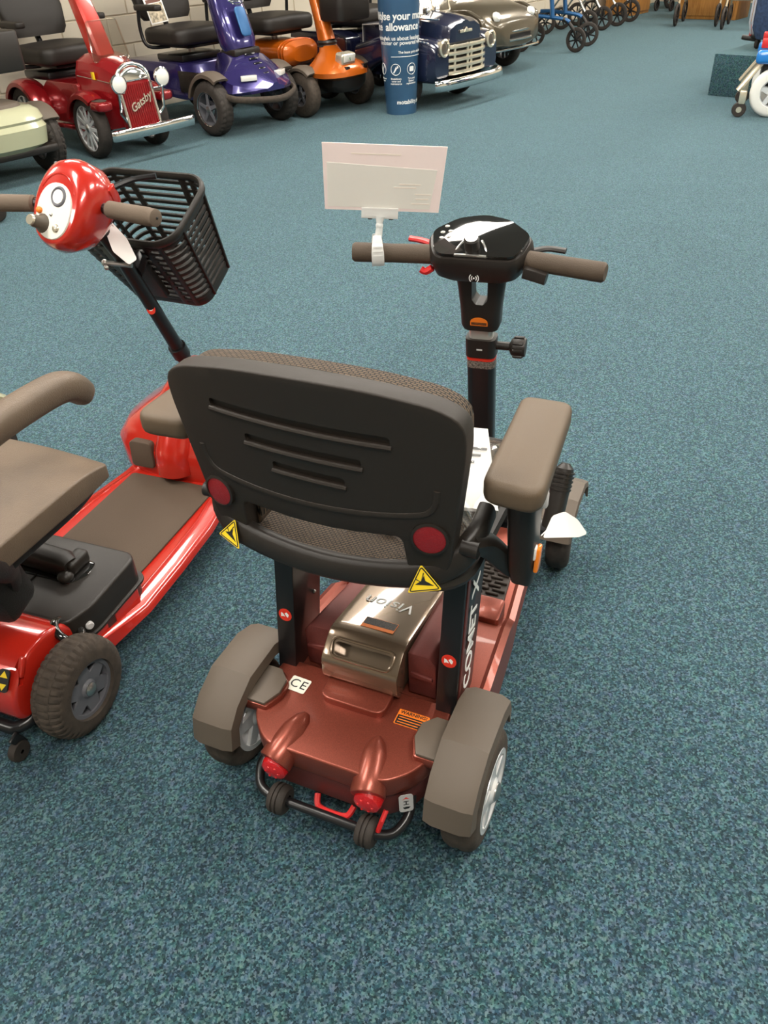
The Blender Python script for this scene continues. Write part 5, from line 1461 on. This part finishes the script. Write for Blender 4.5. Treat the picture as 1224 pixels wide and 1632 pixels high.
# ---- champagne car-style scooter
SV = Fr(1.56, 9.06, HEAD)
sv = thing('mobility_scooter', 'champagne silver rounded car-style scooter with slatted nose', 'mobility scooter', SV)
rings = []
for y, w, z0, z1, e in ((0.03, 0.30, 0.25, 0.44, 3), (0.0, 0.40, 0.235, 0.50, 3), (-0.12, 0.455, 0.23, 0.575, 3), (-0.35, 0.47, 0.23, 0.63, 3.2), (-0.62, 0.46, 0.24, 0.64, 3.2), (-0.72, 0.42, 0.25, 0.62, 3.2)):
    rings.append(sring((0, y, (z0+z1)/2), (1, 0, 0), (0, 0, 1), w, (z1-z0)/2, e, 44))
ns_ = B().loft(rings).obj('front_body', SILVER, sv)
for k in range(2):
    z = 0.335 + 0.075*k
    B().prism([(-0.23, z-0.03), (0.15, z-0.03), (0.15, z+0.025), (-0.23, z+0.025)], -0.10, 0.030-0.012*k, 'y', bev=0.006).obj('nose_slot', INK, ns_)
    B().tube([(-0.235, 0.026-0.01*k, z-0.034), (-0.05, 0.040-0.012*k, z-0.034), (0.155, 0.026-0.01*k, z-0.034)], 0.012, 8).obj('nose_bar', CHROME, ns_)
B().tube([(0.46, -0.02, 0.235), (0.36, 0.035, 0.23), (0, 0.055, 0.23), (-0.36, 0.035, 0.23), (-0.46, -0.02, 0.235)], 0.010, 8).obj('lower_trim', CHROME, ns_)
for s in (-1, 1):
    B().lathe([(0, 0.02), (0.03, 0.016), (0.045, 0.0), (0.05, -0.02)], (s*0.30, -0.02, 0.515), (0, 0.9, 0.43), 24).obj('headlamp', WGLASS, ns_)
    B().prism(rpoly([(-0.05, 0.25), (-0.06, 0.50), (-0.25, 0.58), (-0.60, 0.56), (-0.68, 0.25)], 0.05), *((0.44, 0.50) if s > 0 else (-0.50, -0.44)), 'x', bev=0.02, seg=3).obj('front_wing', SILVER, sv)
bg_wheels(sv, (0.36, -0.36), (-0.36, -1.45), 0.18, 0.12, 0.11, RIMG, 6, 0.03, nT=56)
b = B(); b.prism(rpoly([(-0.70, 0.22), (-0.70, 0.30), (-1.05, 0.30), (-1.10, 0.52), (-1.8, 0.50), (-1.85, 0.24)], 0.04), -0.36, 0.36, 'x', bev=0.03, seg=3)
b.obj('rear_body', SILVER, sv)
MW = Mx.Translation((0, -0.55, 0.63)) @ Mx.Rotation(rad(20), 4, 'X')
B(MW).prism(rpoly([(-0.32, 0), (0.32, 0), (0.26, 0.28), (-0.26, 0.28)], 0.03), -0.003, 0.003, 'y').obj('windscreen', GLASS, sv)
B().tube([(0, -0.7, 0.58), (0, -0.82, 0.98)], 0.03, 10).obj('steering_column', BLKMETAL, sv)
captain_seat(sv, -1.30, 0.63, DVINYL, 0.30)

# ---------------------------------------------------------------- blue round display sign
SP = Fr(0.325, 7.33, 0.0)
si = thing('display_column', 'round blue printed display column standing on the carpet before the scooters', 'display sign', SP)
def colr(z): return 0.126 + 0.040*min(1.0, z/0.75)
B().lathe([(0, 0.0), (colr(0), 0.0), (colr(0.25), 0.25), (colr(0.5), 0.5), (colr(0.75), 0.75), (colr(0.75), 1.7), (0, 1.7)], (0, 0, 0), 'z', 48).obj('column_body', BLUESIGN, si)
def wrap(z0, th0):
    def f(co):
        z = z0 + co.y
        r = colr(z) + 0.0022 + co.z
        a = th0 + co.x/colr(z)
        return (r*sin(a), -r*cos(a), z)
    return f
I4 = Mx.Identity(4)
def coltext(body, size, z, deg, bold=0.0):
    b = B(); b.text(body, size, I4, align='CENTER', depth=0.0003, fn=wrap(z, rad(deg)), bold=bold)
    return b.obj('column_lettering', WHITE, si)
V0 = 2.4     # direction of the camera from the column
coltext('Use your mobility', 0.074, 0.700, 26, 0.0018)
coltext('allowance', 0.074, 0.628, 9, 0.0018)
coltext('mobility', 0.074, 0.700, -92, 0.0018)
coltext('allowance', 0.074, 0.628, -110, 0.0018)
coltext('Ask us about leasing a', 0.040, 0.552, 12, 0.0006)
coltext('scooter or powered wheelchair', 0.040, 0.520, 24, 0.0006)
coltext('Ask us about leasing a', 0.040, 0.552, -105, 0.0006)
coltext('The lease price includes', 0.026, 0.455, 40, 0.0004)
b = B()
b.tube([V(wrap(0.425, 0)(V((x/100.0, 0, 0)))) for x in range(-8, 22)], 0.0018, 5)
b.obj('column_rule', WHITE, si)
for deg, kind in ((-18, 0), (36, 1), (-72, 2)):
    f = wrap(0.335, rad(deg))
    b = B(); b.tube([V(f(V((0.040*cos(2*pi*k/24), 0.040*sin(2*pi*k/24), 0)))) for k in range(24)], 0.0022, 5, closed=True)
    ic = b.obj('icon_ring', WHITE, si)
    b = B()
    if kind == 1:
        b.prism([(x, y) for x, y in rrect(0.040, 0.036, 0.006)], 0, 0.0006, 'z', cuts={'x': [-0.01, 0, 0.01]}, fn=f)
    else:
        b.prism(rpoly([(-0.022, -0.024), (-0.014, -0.028), (0.012, 0.008), (0.024, 0.012), (0.022, 0.026), (0.010, 0.026), (0.014, 0.018), (0.006, 0.014), (0.004, 0.022), (-0.002, 0.010)], 0.003), 0, 0.0006, 'z', fn=f)
    b.obj('icon_symbol', WHITE, ic)
    for j, w_ in enumerate((('Breakdown', 'cover and', 'maintenance'), ('Tyre and', 'battery', 'replacement'), ('Insurance', 'cover', ''))[kind]):
        if w_:
            b = B(); b.text(w_, 0.019, I4, depth=0.0003, fn=wrap(0.268-0.018*j, rad(deg)), bold=0.0004)
            b.obj('icon_caption', WHITE, ic)
coltext('motability.co.uk', 0.044, 0.095, 44, 0.0008)

# ---------------------------------------------------------------- walking aids at the far end
def spoked(root, c, R, axis_deg, tm=TYRE, rm=BLKMETAL, w=0.03):
    t = tyre_bm(R, w, R*0.72, None, 40).obj('wheel', tm, root, loc=c, rot=(0, 0, axis_deg), sharp=40)
    rim_spokes(R*0.74, w*0.8, 7, R*0.18, R*0.10, R*0.06, 0.1).obj('wheel_rim', rm, t)
    return t

def rollator(label, X, Y, deg, fm, R=0.10, group=None, tint=None):
    fr = Fr(X, Y, deg)
    r = thing('rollator', label, 'rollator', fr, group=group)
    for s in (-1, 1):
        spoked(r, (s*0.26, 0.30, R), R, 0)
        spoked(r, (s*0.27, -0.28, R), R, 0)
        B().tube(cr([(s*0.27, -0.28, R), (s*0.27, -0.20, 0.28), (s*0.26, 0.02, 0.62), (s*0.26, -0.10, 0.92)], 5), 0.014, 8).obj('side_frame', fm, r)
        B().tube(cr([(s*0.26, 0.27, R+0.11), (s*0.26, 0.22, 0.30), (s*0.26, 0.04, 0.60)], 5), 0.014, 8).obj('front_leg', fm, r)
        fk = B().tube(cr([(s*0.26+0.024, 0.30, R), (s*0.26+0.026, 0.29, R+0.09), (s*0.26, 0.27, R+0.125), (s*0.26-0.026, 0.29, R+0.09), (s*0.26-0.024, 0.30, R)], 4), 0.009, 6).obj('fork', BLACK, r)
        B().tube([(s*0.26, -0.10, 0.92), (s*0.26, -0.24, 0.93)], 0.018, 10).obj('hand_grip', BLACK, r)
    B().box((0, 0.02, 0.56), (0.46, 0.26, 0.03), bev=0.01).obj('seat', DVINYL, r)
    B().tube([(-0.26, 0.15, 0.40), (0.26, 0.15, 0.40)], 0.011, 8).obj('cross_brace', fm, r)
    B().tube([(-0.26, -0.22, 0.28), (0.26, -0.22, 0.28)], 0.011, 8).obj('cross_brace', fm, r)
    return r

# blue rollator in front of the others
rl = Fr(2.30, 10.62, -118)
r = thing('rollator', 'dark blue rollator beside the champagne scooter, nearest of the walkers', 'rollator', rl)
spoked(r, (0.22, 0.30, 0.125), 0.125, -14)
spoked(r, (-0.30, 0.30, 0.125), 0.125, 10)
for s in (-1, 1):
    sp_ = spoked(r, (s*0.28, -0.34, 0.125), 0.125, 0)
    B().tube(cr([(s*0.26, 0.22, 0.30), (s*0.26, 0.14, 0.33), (s*0.26, -0.15, 0.36), (s*0.26, -0.28, 0.36)], 5), 0.020, 8).obj('lower_rail', BLUEM, r)
    B().tube(cr([(s*0.26, 0.02, 0.34), (s*0.26, -0.02, 0.6), (s*0.26, -0.12, 0.92)], 5), 0.040, 10, flat=0.6).obj('upright', BLUEM, r)
    B().tube(cr([(s*0.28, -0.34, 0.125), (s*0.28, -0.30, 0.26), (s*0.26, -0.16, 0.36)], 4), 0.018, 8).obj('rear_leg', BLKMETAL, r)
    wx = 0.22 if s > 0 else -0.30
    B().tube(cr([(wx, 0.30, 0.135), (wx+s*0.03, 0.27, 0.22), (wx+s*0.03, 0.20, 0.30), (s*0.26, 0.14, 0.33)], 5), [0.014]*5+[0.02]*5+[0.026]*6, 10).obj('fork', BLACK, r)
    B().tube([(s*0.26, -0.12, 0.92), (s*0.26, -0.26, 0.94)], 0.018, 10).obj('hand_grip', BLACK, r)
B().box((0, -0.06, 0.60), (0.46, 0.24, 0.03), bev=0.01).obj('seat', DVINYL, r)
rollator('silver rollator with large black wheels behind the blue rollator', 2.85, 12.15, -125, STEEL, 0.14)
rollator('silver rollator against the wall beside the wooden cabinet', 3.45, 12.95, -125, STEEL, 0.14)
rollator('champagne framed rollator with black spoked wheels before the wide wooden cabinet', 4.62, 12.35, 150, GOLDT, 0.13)
rollator('champagne framed rollator at the right end of the wooden cabinets', 5.02, 11.75, 150, GOLDT, 0.12)

def cabinet(label, X, Y, deg, w, d, h):
    fr = Fr(X, Y, deg)
    c = thing('display_cabinet', label, 'cabinet', fr)
    B().box((0, 0, h/2), (w, d, h-0.002), bev=0.006).obj('carcass', WOOD, c)
    B().box((0, 0, h+0.010), (w+0.03, d+0.03, 0.024), bev=0.004).obj('top', WOOD, c)
    B().box((0, -d/2-0.008, h/2), (w*0.92, 0.016, h*0.9), bev=0.003).obj('front_panel', WOOD, c)
cabinet('narrow wooden cabinet standing against the long wall', 4.12, 14.10, 47, 0.55, 0.45, 0.85)
cabinet('wide wooden cabinet behind the champagne rollators', 5.02, 12.98, -43, 0.85, 0.45, 0.9)
cabinet('wooden cabinet at the right, behind the navy chair cover', 5.70, 12.20, -43, 0.75, 0.45, 0.9)
# dark folded chairs by the end wall
for k, (X, Y) in enumerate(((5.0, 14.5), (5.45, 14.05))):
    fr = Fr(X, Y, 137)
    c = thing('folded_wheelchair', ('dark folded wheelchair standing at the far end wall, left one', 'dark folded wheelchair standing at the far end wall, right one')[k], 'wheelchair', fr)
    for s in (-1, 1):
        spoked(c, (s*0.12, 0, 0.20), 0.20, 0)
        spoked(c, (s*0.12, 0.42, 0.08), 0.08, 0)
        B().tube(cr([(s*0.10, -0.12, 0.92), (s*0.10, -0.05, 0.5), (s*0.10, 0.0, 0.26), (s*0.10, 0.40, 0.24), (s*0.10, 0.42, 0.10)], 4), 0.014, 8).obj('side_frame', BLKMETAL, c)
    B().box((0, 0.10, 0.48), (0.10, 0.40, 0.30), bev=0.03).obj('folded_seat', DVINYL, c)

# ---------------------------------------------------------------- right-hand side: plinth, covered chair, blue wheelchair
PF = Fr(3.545, 7.25, -45)
pl = B().prism(rpoly([(-0.52, -0.35), (0.60, -0.35), (0.60, 0.48), (-0.52, 0.48)], 0.01), 0.0, 0.307, 'z', bev=0.010).obj('display_plinth', PLINTH, None)
pl.location = PF.o; pl.rotation_euler = (0, 0, PF.a)
prop(pl, 'low plinth covered in dark teal carpet at the right of the floor', 'plinth')
CVM = Mx.Translation((-0.46, 0.06, -0.053))
cv = thing('covered_chair', 'navy fabric covered chair with pale piping standing on the carpeted plinth', 'chair', PF, (0.27, 0.14, 0.307))
rings = []
for z, a, c in ((0.44, 0.20, 0.24), (0.52, 0.24, 0.27), (0.80, 0.25, 0.28), (1.10, 0.22, 0.24), (1.2, 0.17, 0.15)):
    rings.append(sring((0.30, 0.10, z), (1, 0, 0), (0, 1, 0), a, c, 4, 36))
cov = B(CVM).loft(rings).obj('fabric_cover', DENIM, cv)
for dx in (-0.235, -0.215):
    B(CVM).tube([(0.30+dx, -0.06, 0.47), (0.30+dx, -0.13, 0.56), (0.30+dx, -0.14, 0.82), (0.33+dx, -0.12, 1.08)], 0.008, 8).obj('piping', PALE, cov)
for x in (0.12, 0.46):
    for y in (-0.02, 0.26):
        B(CVM).lathe([(0.008, -0.012), (0.036, -0.012), (0.040, 0), (0.036, 0.012), (0.008, 0.012)], (x, y, 0.400), 'x', 20).obj('castor', TYRE, cv)
        B(CVM).tube([(x, y, 0.40), (x, y, 0.46)], 0.012, 8).obj('castor_stem', BLKMETAL, cv)
B(CVM).box((0.29, 0.12, 0.455), (0.44, 0.38, 0.03), bev=0.01).obj('base_plate', BLACK, cv)
B(CVM).box((0.055, 0.02, 0.50), (0.06, 0.06, 0.16), rot=(18, 0, 30), bev=0.012).obj('red_strap', REDPL, cv)
B(CVM).box((0.05, -0.03, 0.435), (0.13, 0.05, 0.035), rot=(0, 8, 20), bev=0.01).obj('footrest', BLACK, cv)

WF = Fr(3.135, 6.62, 66)
wc = thing('wheelchair', 'blue powered wheelchair with white tyred wheel at the right edge', 'wheelchair', WF)
def big(x):
    t = tyre_bm(0.165, 0.085, 0.095, None, 56).obj('drive_tyre', WTYRE, wc, loc=(x, 0, 0.165), sharp=50)
    rim_spokes(0.098, 0.07, 5, 0.03, 0.03, 0.01, 0.4).obj('wheel_rim', RIMW, t)
    hubcap_bm(0.022, 0.07, 0.4).obj('hub_cap', RIMG, t)
big(0.24); big(-0.24)
for s in (-1, 1):
    B().box((s*0.24, 0.0, 0.395), (0.11, 0.34, 0.09), bev=0.03, seg=3).obj('side_fairing', BRIGHTBLUE, wc)
    cst = B().lathe([(0.010, -0.018), (0.046, -0.018), (0.052, 0), (0.046, 0.018), (0.010, 0.018)], (s*0.27, 0.215, 0.052), 'x', 22).obj('castor', TYRE, wc)
    B().lathe([(0, 0.020), (0.020, 0.020), (0.020, -0.020), (0, -0.020)], (s*0.27, 0.215, 0.052), 'x', 16).obj('castor_hub', IVORY, cst)
    B().box((s*0.27, 0.205, 0.135), (0.045, 0.05, 0.09), bev=0.01).obj('castor_fork', IVORY, wc)
    B().tube([(s*0.22, 0.25, 0.17), (s*0.20, 0.16, 0.30), (s*0.20, 0.10, 0.38)], 0.020, 8).obj('front_stay', IVORY, wc)
    B().box((s*0.20, 0.10, 0.475), (0.06, 0.10, 0.06), bev=0.01).obj('red_knuckle', REDPL, wc)
    B().prism([(px + s*0.27, py) for px, py in [(a_, b_-0.18) for a_, b_ in rrect(0.07, 0.28, 0.03)]], 0.66, 0.70, 'z', bev=0.01).obj('armrest', BLACK, wc)
    B().tube([(s*0.27, -0.28, 0.67), (s*0.25, -0.26, 0.42)], 0.016, 8).obj('armrest_post', BLKMETAL, wc)
B().box((0, -0.08, 0.27), (0.36, 0.40, 0.18), bev=0.03).obj('power_base', BLACK, wc)
B().box((0, -0.14, 0.52), (0.44, 0.40, 0.09), bev=0.03, seg=3).obj('seat_cushion', DENIM, wc)
B().box((0, -0.37, 0.78), (0.42, 0.08, 0.50), rot=(8, 0, 0), bev=0.03, seg=3).obj('backrest', DENIM, wc)

# ---------------------------------------------------------------- bits of other scooters cut off by the left edge
EF = Fr(-2.16, 4.70, 100)
ec = thing('mobility_scooter', 'small dark scooter mostly outside the left edge, its castor showing', 'mobility scooter', EF)
B().lathe([(0.010, -0.022), (0.055, -0.022), (0.062, 0), (0.055, 0.022), (0.010, 0.022)], (0.0, -0.02, 0.062), 'x', 24).obj('castor', TYRE, ec)
B().box((0.0, -0.02, 0.16), (0.06, 0.06, 0.07), bev=0.01).obj('castor_fork', REDPL, ec)
B().box((0.0, 0.40, 0.22), (0.36, 0.80, 0.10), bev=0.03).obj('chassis', BLACK, ec)
bg_wheels(ec, (0.24, -0.24), (0.65,), 0.13, 0.08, 0.08, RIMG, 5, 0.02, nT=40)
captain_seat(ec, 0.45, 0.52, DVINYL, 0.24, 0.4)

LF = Fr(-1.275, 1.95, -22)
lc = thing('mobility_scooter', 'cream scooter mostly outside the left edge, only its pale mudguard showing', 'mobility scooter', LF)
arch(0.14, 0.185, 0.12, 0.016, 10, 170, CREAMP, 'mudguard', lc, y0=0.0, z0=0.14, n=14)
bg_wheels(lc, (0.14, -0.30), (0.0, -0.75), 0.14, 0.09, 0.085, RIMG, 5, 0.02, nT=40)
B().prism(rpoly([(0.10, 0.12), (0.10, 0.22), (-0.30, 0.14), (-0.45, 0.30), (-0.95, 0.30), (-0.95, 0.14)], 0.03), -0.24, 0.07, 'x', bev=0.02).obj('body', CREAMP, lc)
